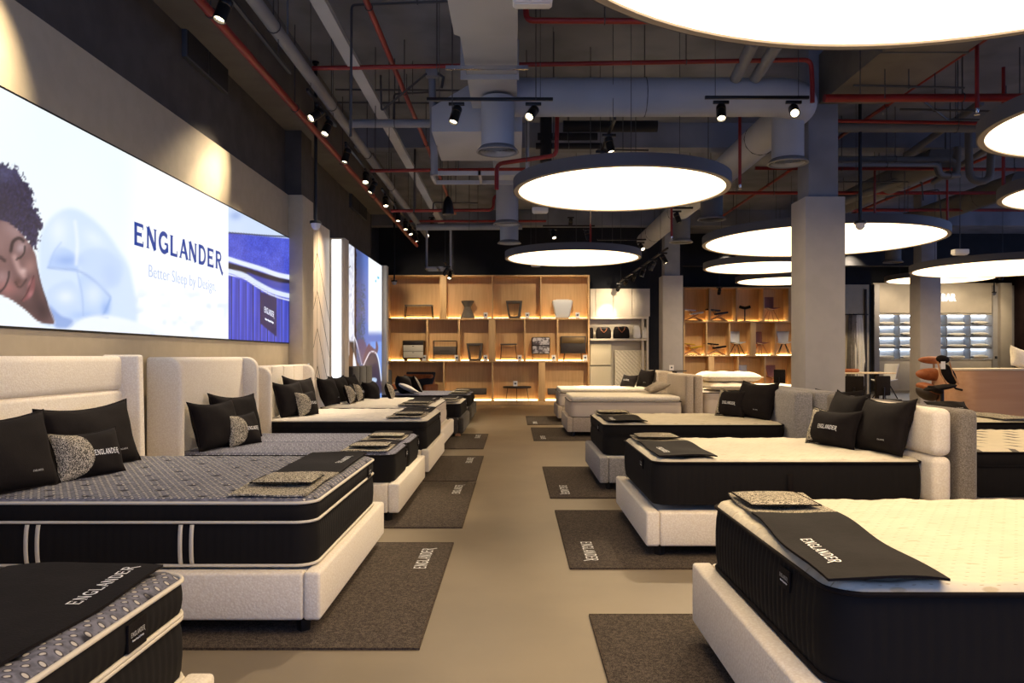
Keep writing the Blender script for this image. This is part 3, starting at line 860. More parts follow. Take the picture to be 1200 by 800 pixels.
def floor_mat(label, xa, ya, yb, side, group=None, text=True):
    # side -1: mat under a left bed, aisle edge at xa
    rz = 0 if side < 0 else PI
    W = yb-ya; Lm = 2.6
    t = thing('floor_mat', label, 'floor mat', (xa, (ya+yb)/2, 0), rz, group)
    MB().box(-Lm, 0, -W/2, W/2, .001, .011).build('pile', 'carpet', t, bevel=.003)
    q = [(-Lm,-W/2),(0,-W/2),(0,W/2),(-Lm,W/2)]
    mb = MB()
    mb.box(-Lm-.004,.006,-W/2-.006,-W/2+.004,.0,.0125); mb.box(-Lm-.004,.006,W/2-.004,W/2+.006,.0,.0125)
    mb.box(-.004,.006,-W/2,W/2,.0,.0125)
    mb.build('edge_binding', 'mat_edge', t)
    if text: lettering('lettering', word_polys(.085, .56), lambda a, b: (-.13-b, W*.5-.46+a, .0125), 'letter_white', t)
    return t
# ---- left row
def fix_pad(r, label):
    if 'pad' in r.keys():
        o = bpy.data.objects[r['pad']]; o['label'] = label; o['group'] = 'flat tweed cushions on the runners'
        del r['pad']
RG = 'branded runners across the mattress feet'; PG = 'black pillows against the headboards'; TG = 'small tweed and black cushions'
BG = 'show beds along the aisle'; MG = 'floor mats under the beds'
# L0 nearest left
bed('cream boucle bed in the bottom left corner of the photo, mostly out of view', (-1.07,1.78,0), 0, 2.02, 1.94, zt=.35, head='plain', hz=1.2, group=BG)
mattress('black mattress with cream piping in the bottom left corner, nearest of all', (-1.15,1.82,0), 0, 2.0, 1.8, .355, .705, top='knit_grey', seams=(.575,.588), top_pipe='all', quilt='tuft', tagy=.5, res=.035, r=.09)
r = runner('black runner lying over the nearest left mattress', (-1.15,1.82,0), 0, 1.8, .732, x0=-.075, x1=-.62, tx=.22, tweed=.5, pad=False, group=RG, seed=1)
# L1
bed('cream boucle winged bed under the lightbox, largest on the left', (-1.02,5.02,0), 0, 2.04, 1.98, zt=.345, head='wing', hz=1.48, group=BG, hover=.06, rail=.09)
mattress('grey tufted mattress with black sides, cream piping and upright twin tapes', (-1.07,5.0,0), 0, 1.98, 1.8, .35, .695, top='knit_grey', seams=(.592,), top_pipe='all', quilt='tuft', bands=((-.68,.365,.58),(-1.5,.365,.58)), tagy=.62, res=.022)
r = runner('black runner lying over the grey tufted mattress', (-1.07,5.0,0), 0, 1.8, .726, tweed=.82, group=RG, seed=2)
fix_pad(r, 'tweed cushion lying on the runner of the grey tufted mattress')
pillow('pillow', 'black pillow cut by the left edge of the photo', (-2.80,4.22,.715), PI/2-.2, .28, .80, .46, group=PG)
pillow('pillow', 'black pillow behind the small cushion on the grey tufted mattress', (-2.84,5.24,.71), PI/2-.27, .26, .80, .46, group=PG, roll=-.03)
pillow('lumbar_cushion', 'tweed and black cushion standing on the grey tufted mattress', (-2.66,4.85,.715), PI/2-.32, .3, .52, .31, .085, kind='tweed', group=TG, cat='cushion')
# L2
bed('cream boucle bed with rounded winged headboard, second along the left wall', (-1.02,7.78,0), 0, 2.06, 1.98, zt=.35, head='round', hz=1.47, group=BG, split=True, hover=.05)
for k, yc in enumerate((7.32, 8.24)):
    mattress(('nearer' if k == 0 else 'farther')+' of the two narrow grey mattresses side by side on the second left bed', (-1.08,yc,0), 0, 1.98, .9, .35, .59, top='knit_row', piping=None, bottom_pipe=False, quilt='rows', tagy=.3, rib=.002, res=.045, group='twin mattresses of the second left bed')
    r = runner('black runner on the '+('nearer' if k == 0 else 'farther')+' narrow mattress of the second left bed', (-1.08,yc,0), 0, .9, .622, tweed=.42, group=RG, seed=3+k)
    fix_pad(r, 'tweed cushion on the '+('nearer' if k == 0 else 'farther')+' narrow mattress of the second left bed')
pillow('pillow', 'black pillow at the near side of the rounded cream headboard', (-2.76,7.25,.61), PI/2-.22, .28, .70, .47, group=PG)
pillow('pillow', 'black pillow behind the small cushion at the rounded cream headboard', (-2.82,7.92,.61), PI/2-.25, .26, .78, .5, group=PG, roll=.05)
pillow('lumbar_cushion', 'tweed and black cushion at the rounded cream headboard', (-2.62,7.5,.61), PI/2-.3, .3, .5, .33, .085, kind='tweed', group=TG, cat='cushion')
# L3
bed('cream boucle bed with upright channels in its headboard, third along the left wall', (-1.02,10.18,0), 0, 2.04, 1.98, zt=.36, head='channel', hz=1.36, group=BG, hover=.04)
mattress('white topped mattress with plain black sides on the third left bed', (-1.06,10.15,0), 0, 1.98, 1.9, .35, .70, top='top_grey', seams=(.60,), piping='pipe_cream', bottom_pipe=False, tagy=.6, quilt='soft', res=.05)
r = runner('black runner on the third left bed, which has black mattress sides', (-1.06,10.15,0), 0, 1.9, .734, tweed=.85, group=RG, seed=5)
fix_pad(r, 'tweed cushion on the runner of the third left bed')
pillow('pillow', 'black pillow at the near side of the channelled cream headboard', (-2.76,9.65,.72), PI/2-.2, .28, .68, .46, group=PG)
pillow('pillow', 'black pillow behind the small cushion at the channelled cream headboard', (-2.80,10.25,.72), PI/2-.2, .26, .8, .5, group=PG, roll=.06)
pillow('lumbar_cushion', 'tweed and black cushion at the channelled cream headboard', (-2.62,9.8,.72), PI/2-.25, .3, .5, .33, .085, kind='tweed', group=TG, cat='cushion')
# L4
bed('cream bed without headboard before the glowing white panel', (-1.10,12.75,0), 0, 2.0, 2.3, zt=.35, head=None, group=BG, soft=.03)
mattress('all white thick mattress with a white topper before the glowing panel', (-1.22,12.72,0), 0, 1.74, 2.2, .352, .69, side='side_white', top='quilt_puff', seams=(.56,.62), piping=None, bottom_pipe=False, quilt='soft', res=.06, rib=.001)
r = runner('black runner on the all white mattress', (-1.22,12.72,0), 0, 2.2, .725, x0=-.1, x1=-.56, tweed=1.0, group=RG, seed=6)
fix_pad(r, 'tweed cushion on the runner of the all white mattress')
for k, (x, y, yw) in enumerate(((-2.84,12.0,-.1),(-2.84,12.75,-.15),(-2.76,13.35,-.1))):
    pillow('pillow', ('nearest','middle','farthest')[k]+' of the three black pillows before the glowing white panel', (x,y,.715), PI/2+yw, .3, .7, .46, group=PG)
for k, (x, y) in enumerate(((-2.62,12.45),(-2.62,13.1))):
    pillow('lumbar_cushion', ('nearer','farther')[k]+' tweed and black cushion on the all white mattress', (x,y,.715), PI/2, .3, .48, .32, .08, kind='tweed', group=TG, cat='cushion')
# L5, L6 dark boucle
bed('dark boucle bed with a tall channelled headboard before the second lightbox', (-.93,14.98,0), 0, 2.02, 1.92, zb=.06, zt=.36, mat='boucle_dark', head='vchannels', hz=1.29, group=BG, legs='wood_leg', soft=.11, hdepth=.12)
mattress('black sided mattress on the dark boucle bed', (-.99,14.98,0), 0, 1.96, 1.84, .355, .60, top='top_grey', piping=None, bottom_pipe=False, quilt='soft', res=.07, tagy=.6, rib=.001, step=.09)
r = runner('black runner on the dark boucle bed', (-.99,14.98,0), 0, 1.84, .635, tweed=.8, group=RG, seed=7)
fix_pad(r, 'tweed cushion on the dark boucle bed')
pillow('pillow', 'black pillow before the dark channelled headboard', (-2.66,14.5,.62), PI/2-.1, .3, .72, .40, .14, group=PG)
pillow('lumbar_cushion', 'tweed and black cushion before the dark channelled headboard', (-2.42,15.25,.62), PI/2+.1, .35, .5, .36, .09, kind='tweed', group=TG, cat='cushion')
bed('dark boucle bed farthest down the left row', (-.95,18.1,0), 0, 2.1, 2.1, zb=.06, zt=.36, mat='boucle_dark', head='plain', hz=1.14, group=BG, legs='wood_leg', soft=.11, hdepth=.2)
for k, yc in enumerate((17.6, 18.6)):
    mattress(('nearer' if k == 0 else 'farther')+' narrow black sided mattress on the farthest left bed', (-1.0,yc,0), 0, 1.98, .97, .355, .60, top='knit_row', piping=None, bottom_pipe=False, quilt='rows', res=.08, rib=.0, step=.12, group='twin mattresses of the farthest left bed')
    r = runner('black runner on the '+('nearer' if k == 0 else 'farther')+' mattress of the farthest left bed', (-1.0,yc,0), 0, .97, .632, tweed=.45, group=RG, seed=8+k)
    fix_pad(r, 'tweed cushion on the '+('nearer' if k == 0 else 'farther')+' mattress of the farthest left bed')
pillow('pillow', 'large round topped black pillow on the farthest left bed', (-2.5,17.75,.62), PI/2-.1, .3, .7, .44, .17, group=PG)
pillow('lumbar_cushion', 'tweed and black cushion on the farthest left bed', (-2.35,18.6,.62), PI/2+.5, .5, .62, .45, .1, kind='tweed', group=TG, cat='cushion')
pillow('pillow', 'flat white pillow propped on the farthest left bed', (-2.25,17.6,.66), PI/2+.3, 1.15, .9, .5, .06, mat='cloth_white', kind='none')
# ---- right row (rotated half a turn)
bed('cream boucle bed in the bottom right corner, nearest on the right', (.93,3.17,0), PI, 2.1, 1.72, zt=.40, head='plain', hz=1.15, group=BG, hover=.02)
mattress('thick white topped black mattress in the bottom right corner', (1.02,3.225,0), PI, 2.05, 1.52, .40, .715, top='top_stitch', piping='cloth_black', bottom_pipe=True, tagy=.35, quilt='soft', res=.02, handle=-.85, rib=.009, step=.05, pillowtop=.006, r=.12)
r = runner('black runner lying over the nearest right mattress', (1.02,3.225,0), PI, 1.56, .756, x0=-.035, x1=-.425, tweed=.5, skew=.075, group=RG, seed=11, over=.02)
fix_pad(r, 'tweed cushion on the runner of the nearest right mattress')
bed('cream boucle bed with three fat rolls in its headboard', (.96,6.44,0), PI, 2.06, 1.68, zt=.345, head='rolls', hz=1.10, hdepth=.14, group=BG, hover=-.03, hover2=.1)
mattress('white topped black mattress before the three roll cream headboard', (1.02,6.42,0), PI, 2.0, 1.56, .385, .695, top='top_tan', piping='cloth_black', bottom_pipe=False, tagy=.3, quilt='soft', res=.028, handle=-1.0, rib=.008, step=.05)
r = runner('black runner on the bed with the three roll headboard', (1.02,6.42,0), PI, 1.56, .732, x0=-.05, x1=-.48, tweed=.5, group=RG, seed=12)
fix_pad(r, 'tweed cushion on the bed with the three roll headboard')
pillow('pillow', 'nearer black pillow before the three roll headboard', (2.86,6.08,.715), -PI/2+.08, .3, .70, .45, group=PG, roll=-.04)
pillow('pillow', 'farther black pillow before the three roll headboard, behind the small cushion', (2.88,6.85,.715), -PI/2-.05, .3, .76, .47, group=PG)
pillow('lumbar_cushion', 'tweed and black cushion on the bed with the three roll headboard', (2.66,6.5,.715), -PI/2+.36, .3, .56, .33, .1, kind='tweed', flip=True, group=TG, cat='cushion')
bed('grey bed with plain thick grey headboard beside the near column', (.93,9.25,0), PI, 2.14, 1.7, zt=.37, mat='boucle_grey', head='plain', hz=1.09, hdepth=.2, group=BG, hover=0)
mattress('white topped black mattress on the grey bed', (1.0,9.4,0), PI, 2.05, 1.56, .37, .70, top='top_tan', seams=(.585,), piping='cloth_black', bottom_pipe=False, tagy=.3, quilt='soft', res=.045, rib=.002)
r = runner('black runner on the grey bed', (1.0,9.4,0), PI, 1.56, .734, x0=-.05, x1=-.5, tweed=.5, group=RG, seed=13)
fix_pad(r, 'tweed cushion on the grey bed')
pillow('pillow', 'black pillow on the grey bed', (2.88,9.35,.72), -PI/2+.3, .3, .74, .47, .12, group=PG)
pillow('lumbar_cushion', 'tweed and black cushion on the grey bed', (2.68,9.6,.72), -PI/2+.5, .3, .5, .36, .09, kind='tweed', flip=True, group=TG, cat='cushion')
bed('beige bed with plain beige headboard, fourth along the right side', (.96,14.9,0), PI, 2.16, 1.72, zt=.36, mat='boucle_taupe', head='plain', hz=1.14, hdepth=.16, group=BG)
mattress('white mattress on the fourth bed along the right side', (1.02,14.85,0), PI, 2.05, 1.6, .37, .64, side='side_white', top='quilt_puff', seams=(.60,), piping=None, bottom_pipe=False, quilt='soft', res=.07, rib=.001, step=.09)
def topper(label, loc, L, W, z):
    t = thing('mattress_topper', label, 'mattress topper', loc, PI, 'white toppers on the right beds')
    MB().box(-L, 0, -W/2, W/2, z, z+.085).build('padding', 'quilt_puff', t, bevel=.04, seg=5)
    MB().tube([(0-.005, -W/2+.05, z+.03), (-.005, W/2-.05, z+.03)], .006, 6).build('elastic_strap', 'cloth_white', t)
    return t
topper('white topper on the fourth bed along the right side', (1.04,14.85,0), 2.0, 1.58, .655)
pillow('pillow', 'flat grey beige pillow on the fourth right bed', (2.62,15.2,.80), -PI/2, 1.25, .7, .42, .09, mat='linen_grey', kind='none')
bed('beige bed with ribbed headboard, farthest along the right side', (.96,17.95,0), PI, 2.26, 1.72, zt=.36, mat='boucle_taupe', head='ribs', hz=1.14, hdepth=.3, group=BG)
mattress('white mattress on the farthest bed along the right side', (1.0,17.9,0), PI, 2.05, 1.6, .37, .66, side='side_white', top='quilt_puff', seams=(.61,), piping=None, bottom_pipe=False, quilt='soft', res=.08, rib=.001, step=.09)
topper('white topper on the farthest bed along the right side', (1.02,17.9,0), 2.0, 1.58, .675)
pillow('pillow', 'tall black pillow on the farthest right bed', (2.95,17.6,.77), -PI/2+.35, .3, .65, .42, .11, group=PG)
pillow('lumbar_cushion', 'black cushion with white lettering on the farthest right bed', (2.6,17.75,.77), -PI/2+.5, .4, .55, .3, .09, kind='mark', group=TG, cat='cushion')
# ---- second row on the right, backs to the first row
H2 = 'headboards backing onto the right row'
bed('bed with tweed grey headboard backing onto the three roll headboard', (5.42,7.05,0), 0, 2.06, 1.8, zt=.34, mat='boucle_tweedgrey', head='plain', hz=1.09, hdepth=.14, group='beds of the second row on the right', hover=.6, hover2=-.6)
mattress('black mattress with navy flecks on its white top, second row on the right', (5.40,7.07,0), 0, 2.0, 1.75, .345, .70, top='top_navy', seams=(.59,), piping='cloth_black', bottom_pipe=False, quilt='soft', res=.05, rib=.002)
bed('grey bed whose headboard backs onto the plain grey headboard', (5.66,9.3,0), 0, 2.1, 1.75, zt=.34, mat='boucle_grey', head='plain', hz=1.09, hdepth=.26, group='beds of the second row on the right')
mattress('black mattress on the grey bed of the second row', (6.2,9.75,0), 0, 1.75, 1.6, .345, .70, top='top_stitch', piping='cloth_black', bottom_pipe=False, quilt='soft', res=.07, rib=.002, tagy=None)
r = runner('black and tweed runner at the foot of the second row grey bed', (6.2,9.75,0), 0, 1.6, .735, tweed=1.0, group=RG, seed=21, pad=False)
pillow('pillow', 'nearer black pillow lying flat on the second row grey bed', (5.70,10.0,.745), -.2, 1.2, .5, .34, .05, group=PG)
pillow('pillow', 'farther black pillow lying flat on the second row grey bed', (5.15,10.2,.745), -.2, 1.2, .5, .34, .05, group=PG)
pillow('pillow', 'black pillow lying behind the grey headboards by the column', (3.75,8.9,.72), -.5, .5, .55, .42, .08, group=PG)
bed('beige bed of the second row heaped with white quilts', (5.65,14.9,0), 0, 2.2, 1.72, zt=.36, mat='boucle_taupe', head='plain', hz=1.13, hdepth=.16, group='beds of the second row on the right')
mattress('beige sided mattress under the heap of white quilts', (5.6,14.95,0), 0, 2.1, 1.6, .37, .80, side='side_white', top='quilt_puff', seams=(.70,.74), piping=None, bottom_pipe=False, quilt='soft', res=.09, rib=.001, step=.09)
def quilt(label, loc, L, W, h, n=3, m='quilt_puff'):
    t = thing('folded_quilt', label, 'quilt', loc, 0, 'white quilts heaped on the second row bed')
    def f(s):
        def g(u, v):
            a, b = 2*u-1, 2*v-1; k = max(0, (1-a**6)*(1-b**6))**.5
            puff = .75+.25*abs(math.sin(u*PI*n))*abs(math.sin(v*PI*2))**.5
            return (L*(u-.5), W*(v-.5), h/2+s*h/2*k*(puff if s > 0 else 1))
        return g
    mb = MB(); mb.grid(f(1), 30, 20); mb.grid(f(-1), 30, 20); mb.build('quilt_layers', m, t, sharp=80)
    MB().tube([f(0)(*q) for q in ((0,0),(1,0),(1,1),(0,1))], .012, 8, closed=True).build('edge_binding', m, t)
    return t
quilt('rumpled white quilt at the bottom of the heap', (4.05,14.7,.84), .9, 1.3, .16)
quilt('flat folded white quilt at the bed foot', (5.05,14.9,.84), .8, 1.3, .10, 2)
quilt('puffy white quilt on top of the heap', (4.08,14.75,.99), 1.0, 1.2, .20, 3)
pillow('pillow', 'small pink pillow between the farthest right headboards', (3.72,18.2,.72), 0, .4, .35, .3, .08, mat='pink_cloth', kind='none')
bed('beige bed of the second row with the pink pillow', (5.6,18.0,0), 0, 2.0, 1.7, zt=.36, mat='boucle_taupe', head='plain', hz=.95, hdepth=.12, group='beds of the second row on the right')
mattress('white mattress under the pink pillow', (5.6,18.0,0), 0, 2.0, 1.6, .37, .70, side='side_white', top='quilt_puff', piping=None, bottom_pipe=False, res=.1, rib=.0, step=.1)
# ---- floor mats
for i, (xa, ya, yb) in enumerate(((-.485,3.87,6.05),(-.455,6.6,8.94),(-.46,9.05,11.3),(-.50,12.2,14.5))):
    floor_mat(('dark mat under the winged bed, nearest on the left','dark mat under the second left bed','dark mat under the third left bed','dark mat under the headboardless left bed')[i], xa, ya, yb, -1, MG)
for i, (xa, ya, yb) in enumerate(((.43,2.1,4.37),(.39,5.33,7.32),(.375,7.98,10.2),(.34,13.4,15.8),(.28,16.5,18.8))):
    floor_mat(('dark mat in the bottom right corner, nearest on the right','dark mat under the three roll headboard bed','dark mat under the grey right bed','dark mat under the fourth right bed','dark mat under the farthest right bed')[i], xa, ya, yb, 1, MG)
# ------------------------------------------------------------------ ceiling services
def pipe(name, label, pts, r, mat, cat='pipe', group=None, hang=True, n=12):
    o = thing(name, label, cat, tuple(pts[0]), 0, group)
    b = Vector(pts[0]); q = []
    P = [Vector(p)-b for p in pts]
    for i, p in enumerate(P):     # round the elbows
        if 0 < i < len(P)-1 and (P[i-1]-p).length > r*1.2 and (P[i+1]-p).length > r*1.2:
            a = (P[i-1]-p).normalized(); c = (P[i+1]-p).normalized(); R = min(r*3, (P[i-1]-p).length/2, (P[i+1]-p).length/2)
            for k in range(5):
                t = k/4; q.append((p+a*R)*(1-t)**2+p*2*t*(1-t)+(p+c*R)*t*t)
        else: q.append(p)
    MB().tube(q, r, n).build('tube', mat, o, sharp=60)
    if hang:
        for i in range(len(P)-1):
            a, c = P[i], P[i+1]; L = (c-a).length
            if abs((c-a).z) > .2*L or L < .3: continue
            k = max(1, int(L/2.4))
            for j in range(k):
                m = a+(c-a)*((j+.5)/k); top = 5.7-b.z
                if top-m.z < r+.03: continue
                mb = MB().tube([(m.x,m.y,m.z+r*.6),(m.x,m.y,top)], .007, 6)
                d = (c-a).normalized(); mb.tube([m+(Vector((d.y,-d.x,0))*math.cos(t*PI/6)+Vector((0,0,1))*math.sin(t*PI/6))*(r+.006) for t in range(12)], .006, 5, closed=True)
                mb.build('hanger', 'conduit', o)
    return o
V = Vector
pipe('sprinkler_pipe', 'red pipe running along the left wall beside the spotlights', [(-2.8,3,4.64),(-2.8,22,4.64)], .045, 'pipe_red', 'pipe', 'red sprinkler pipes')
pipe('drain_pipe', 'thick grey pipe running along the left side ceiling', [(-2.4,4,4.76),(-2.4,21,4.76)], .065, 'pipe_grey')
pipe('drain_pipe', 'grey branch pipe crossing to the ceiling box on the left', [(-2.4,10.9,4.76),(-2.25,10.9,4.78),(-1.15,10.9,4.78)], .06, 'pipe_grey')
pipe('sprinkler_pipe', 'red pipe slanting above the left aisle, between grey tray and duct', [(-1.47,4,5.0),(-1.47,19,5.0)], .032, 'pipe_red', 'pipe', 'red sprinkler pipes')
pipe('sprinkler_pipe', 'red pipe crossing under the ceiling before the round duct', [at(366,80,9.1),at(950,70,9.1),at(952,96,9.1),at(952,120,9.1)], .027, 'pipe_red', 'pipe', 'red sprinkler pipes')
pipe('sprinkler_pipe', 'red pipe end crossing beneath the giant disc light', [at(616,8,7.8),at(617,24,7.8),at(800,25,7.8)], .03, 'pipe_red', 'pipe', 'red sprinkler pipes')
pipe('sprinkler_pipe', 'thin red pipe behind the ceiling box, below the left duct', [at(434,200,13.2),at(640,198,13.2)], .03, 'pipe_red', 'pipe', 'red sprinkler pipes')
pipe('sprinkler_pipe', 'red pipe with two bends left of the middle disc light', [at(458,247,15.0),at(578,246,15.0),at(579,229,15.0),at(590,228,15.0)], .03, 'pipe_red', 'pipe', 'red sprinkler pipes')
pipe('sprinkler_pipe', 'red pipe stepping down above the middle disc light', [at(653,135,10.6),at(652,182,10.6),at(582,192,10.6),at(582,222,10.6)], .03, 'pipe_red', 'pipe', 'red sprinkler pipes')
pipe('sprinkler_pipe', 'red pipe crossing far behind the middle disc light', [at(480,259,19),at(640,259,19)], .03, 'pipe_red', 'pipe', 'red sprinkler pipes')
pipe('sprinkler_pipe', 'thick red pipe crossing the upper right ceiling', [at(966,115,9.6),at(1290,114,9.6)], .05, 'pipe_red', 'pipe', 'red sprinkler pipes')
pipe('sprinkler_pipe', 'red pipe lying just above the grey crossing pipe', [at(955,141,10.8),at(1290,147,10.8)], .025, 'pipe_red', 'pipe', 'red sprinkler pipes')
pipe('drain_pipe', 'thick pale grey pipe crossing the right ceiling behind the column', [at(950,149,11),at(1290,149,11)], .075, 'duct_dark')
pipe('sprinkler_pipe', 'red pipe crossing behind the near column, upper of the far pair', [at(885,197,13.5),at(1290,199,13.5)], .03, 'pipe_red', 'pipe', 'red sprinkler pipes')
pipe('sprinkler_pipe', 'red pipe crossing behind the near column, middle of the far ones', [at(830,226,16),at(1290,226,16)], .035, 'pipe_red', 'pipe', 'red sprinkler pipes')
pipe('sprinkler_pipe', 'red pipe crossing low behind the big twin disc light', [at(975,246,18),at(1290,246,18)], .035, 'pipe_red', 'pipe', 'red sprinkler pipes')
pipe('sprinkler_pipe', 'red pipe running back diagonally over the right beds', [(5.6,7.5,5.25),(5.6,21,5.25)], .03, 'pipe_red', 'pipe', 'red sprinkler pipes')
pipe('sprinkler_pipe', 'second red pipe running back farther to the right', [(8.6,9,5.1),(8.6,24,5.1)], .03, 'pipe_red', 'pipe', 'red sprinkler pipes')
pipe('drain_pipe', 'twin pale pipes behind the near column, upper one', [at(978,186,13),at(1120,187,13),at(1121,207,13)], .05, 'duct_dark')
pipe('drain_pipe', 'twin pale pipes behind the near column, lower one', [at(978,193,12.8),at(1100,193,12.8),at(1102,205,12.8),at(1125,206,12.8)], .035, 'pipe_grey')
for i, (x, y0, y1, Y) in enumerate(((1145,52,132,8.6),(867,140,220,10.9),(1025,196,258,15),(787,250,280,14.2),(1110,228,262,15.5),(1176,185,222,9.9),(692,250,292,16.9),(953,262,292,18))):
    p0, p1 = at(x,y0,Y), at(x,y1,Y)
    t = thing('sprinkler_drop', 'red upright sprinkler drop '+('above the edge of the upper right disc light','between middle disc light and right duct elbow','over the big twin disc light','right of the middle disc light','over the right end of the big twin disc light','above the smaller right edge disc light','over the rear middle disc light','behind the near column, low')[i], 'sprinkler', tuple(p1), 0, 'sprinkler drops')
    MB().tube([(0,0,.05),(0,0,max((p0-p1).z, 5.2-p1.z))], .022, 10).build('drop_pipe', 'pipe_red', t)
    MB().lathe([(.012,0),(.02,.02),(.02,.05)], (0,0,0), 10).lathe([(.03,-.004),(.03,0)], (0,0,-.02), 12).tube([(-.012,0,0),(-.012,0,-.02)],.003,5).tube([(.012,0,0),(.012,0,-.02)],.003,5).build('nozzle', 'chrome', t)
# conduits
cds = (([at(566,0,8.3),at(412,6,8.3),at(411,160,8.3)],'drooping beside the red slanting pipe'),
 ([at(393,105,11.5),at(560,106,11.5)],'crossing behind the ceiling box, upper one'),([at(395,120,11.5),at(540,121,11.5)],'crossing behind the ceiling box, lower one'),
 ([at(446,88,10),at(447,130,10),at(500,86,10)],'bent in an arch near the junction box'),([at(461,150,11),at(462,110,11),at(505,108,11)],'making a square bend before the box'),
 ([at(485,250,14),at(486,163,14),at(505,161,14)],'bent down beyond the ceiling box'),([at(507,250,16),at(508,237,16),at(560,238,16)],'low behind the ceiling box'),
 ([at(1000,100,9),at(1130,103,9)],'crossing the upper right ceiling'),([at(1055,128,10),at(1200,131,10)],'behind the thick red pipe'),
 ([at(1080,117,9.6),at(1110,140,10.5),at(1280,140,10.5)],'bending back beneath the thick red pipe'),([at(1108,175,12),at(1108,150,12),at(1250,150,12)],'beside the upper right disc light'),
 ([at(980,213,15),at(1080,213,15),at(1082,235,15)],'behind the near column at mid height'),([at(1000,236,17),at(1100,222,17),at(1103,256,17)],'looping over the big twin disc light'),
 ([at(700,175,12),at(760,176,12)],'above the middle disc light'))
for pts, where in cds: pipe('conduit', 'thin dark conduit '+where, pts, .014, 'conduit', 'conduit', 'thin ceiling conduits', n=8)
for i, (x, y0, y1, Y) in enumerate(((649,30,160,10),(628,8,118,8.7),(692,80,262,10.5),(337,0,40,5),(530,60,135,8.7),(440,100,185,10.5),(456,125,200,11),(487,150,245,14),(1008,80,110,9),(1037,60,115,9),(1060,155,250,14),(1064,200,250,15),(830,170,225,12),(745,140,180,12))):
    p0, p1 = at(x,y0,Y), at(x,y1,Y)
    o = MB().tube([(0,0,0),(0,0,5.7-p1.z)], .006, 6).build('hanger_rod', 'conduit'); o.location = p1
    tag(o, 'thin threaded rod hanging from the ceiling slab', 'rod', 'thin hanging rods')
# cable tray (flat pale channel)
o = thing('cable_tray', 'long pale grey cable tray running back over the left aisle', 'cable tray', (-1.9,4,4.9))
MB().box(-.065,.065,0,16,0,.012).build('tray_base', 'duct', o)
for s in (-1,1): MB().box(s*.065,s*.072,0,16,0,.06).build('tray_side', 'duct', o)
# square duct, plenum box and diffusers
o = thing('square_duct', 'pale square air duct running back over the middle', 'air duct', (0,0,0))
mb = MB(); w = [( -.60,.03,4.66),(-.60,.03,4.66),(-.585,.03,4.70),(-.56,.03,4.70)]
rs = []
for y, x0, x1, z in ((3.5,-.60,.03,4.66),(7.6,-.60,.03,4.66),(7.75,-.55,.03,4.70),(10.05,-.55,.03,4.70)):
    rs.append([(x0,y,z),(x1,y,z),(x1,y,z+.42),(x0,y,z+.42)])
mb.rings(rs).build('duct_shell', 'duct', o, bevel=.006, sharp=25)
for y in (5.0,6.3,8.8): MB().box(-.62,.05,y-.012,y+.012,4.645,5.1).build('flange', 'duct', o)
MB().box(-.75,.15,8.35,8.39,4.60,4.64).build('support_channel', 'chrome', o)
o = thing('plenum_box', 'blue grey air box with faceted end beside the round diffuser', 'air box', (0,0,0))
mb = MB(); 
mb.rings([[(-1.08,10.0,4.40),(.1,10.0,4.40),(.1,10.0,4.95),(-.62,10.0,5.0),(-1.08,10.0,4.72)],[(-1.08,11.3,4.35),(.1,11.3,4.35),(.1,11.3,4.95),(-.62,11.3,5.0),(-1.08,11.3,4.95)]])
mb.build('box_shell', 'duct', o, bevel=.006, sharp=25)
def diffuser(x, y, z, ztop, lab, m='duct', r=.25):
    t = thing('air_diffuser', lab, 'air diffuser', (x,y,z), 0, 'round ceiling air diffusers')
    MB().lathe([(r*.82,.03),(r*.82,ztop-z)], n=36).build('neck', m, t)
    MB().lathe([(r*.84,.06),(r*1.02,.012),(r*1.06,0),(r*.98,-.004),(r*.9,.015),(r*.84,.05)], n=40, cap=False).build('flared_collar', 'pipe_grey', t, solid=.004)
    for k in range(5):
        q = r*(.86-.16*k); MB().lathe([(q,.004),(q-.022,.03),(q-.026,.026),(q-.006,0)], n=32, cap=False).build('louvre_ring', m, t)
    MB().lathe([(.001,.034),(r*.84,.034)], n=32, cap=False).build('dark_throat', 'wall_black', t)
diffuser(-.21,9.5,4.0,4.66,'round diffuser under the faceted air box, nearest on the left')
diffuser(-.15,14.7,4.0,4.9,'round diffuser left of the middle disc light, second of its row')
diffuser(-.12,17.2,4.0,4.9,'round diffuser above the rear disc light, third of its row')
diffuser(3.61,10.15,4.02,4.9,'round diffuser under the duct elbow beside the near column')
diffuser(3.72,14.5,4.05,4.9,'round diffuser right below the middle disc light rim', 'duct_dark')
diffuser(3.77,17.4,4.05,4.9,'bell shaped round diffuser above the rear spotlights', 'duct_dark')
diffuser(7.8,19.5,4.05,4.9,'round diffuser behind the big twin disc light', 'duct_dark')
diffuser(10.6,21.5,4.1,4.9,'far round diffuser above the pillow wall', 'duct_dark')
pipe('supply_duct', 'dark supply duct running back on the left over the diffuser row', [(-.15,11.4,4.98),(-.15,22,4.98)], .24, 'duct', 'air duct', n=24)
pipe('supply_duct', 'large round duct crossing the middle and turning at the column', [(.0,9.8,4.78)]+[(3.74-.42+.42*math.sin(a*PI/16), 9.8+.42-.42*math.cos(a*PI/16), 4.78) for a in range(9)]+[(3.74,22,4.78)], .24, 'duct', 'air duct', n=28)
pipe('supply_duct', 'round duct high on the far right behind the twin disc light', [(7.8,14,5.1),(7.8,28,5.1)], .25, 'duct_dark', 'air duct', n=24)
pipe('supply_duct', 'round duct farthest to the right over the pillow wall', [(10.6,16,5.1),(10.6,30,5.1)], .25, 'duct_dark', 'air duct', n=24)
pipe('round_riser', 'first of the two slanting grey tubes before the round duct', [at(862,92,9.6),at(884,48,8.6)], .07, 'pipe_grey', hang=False)
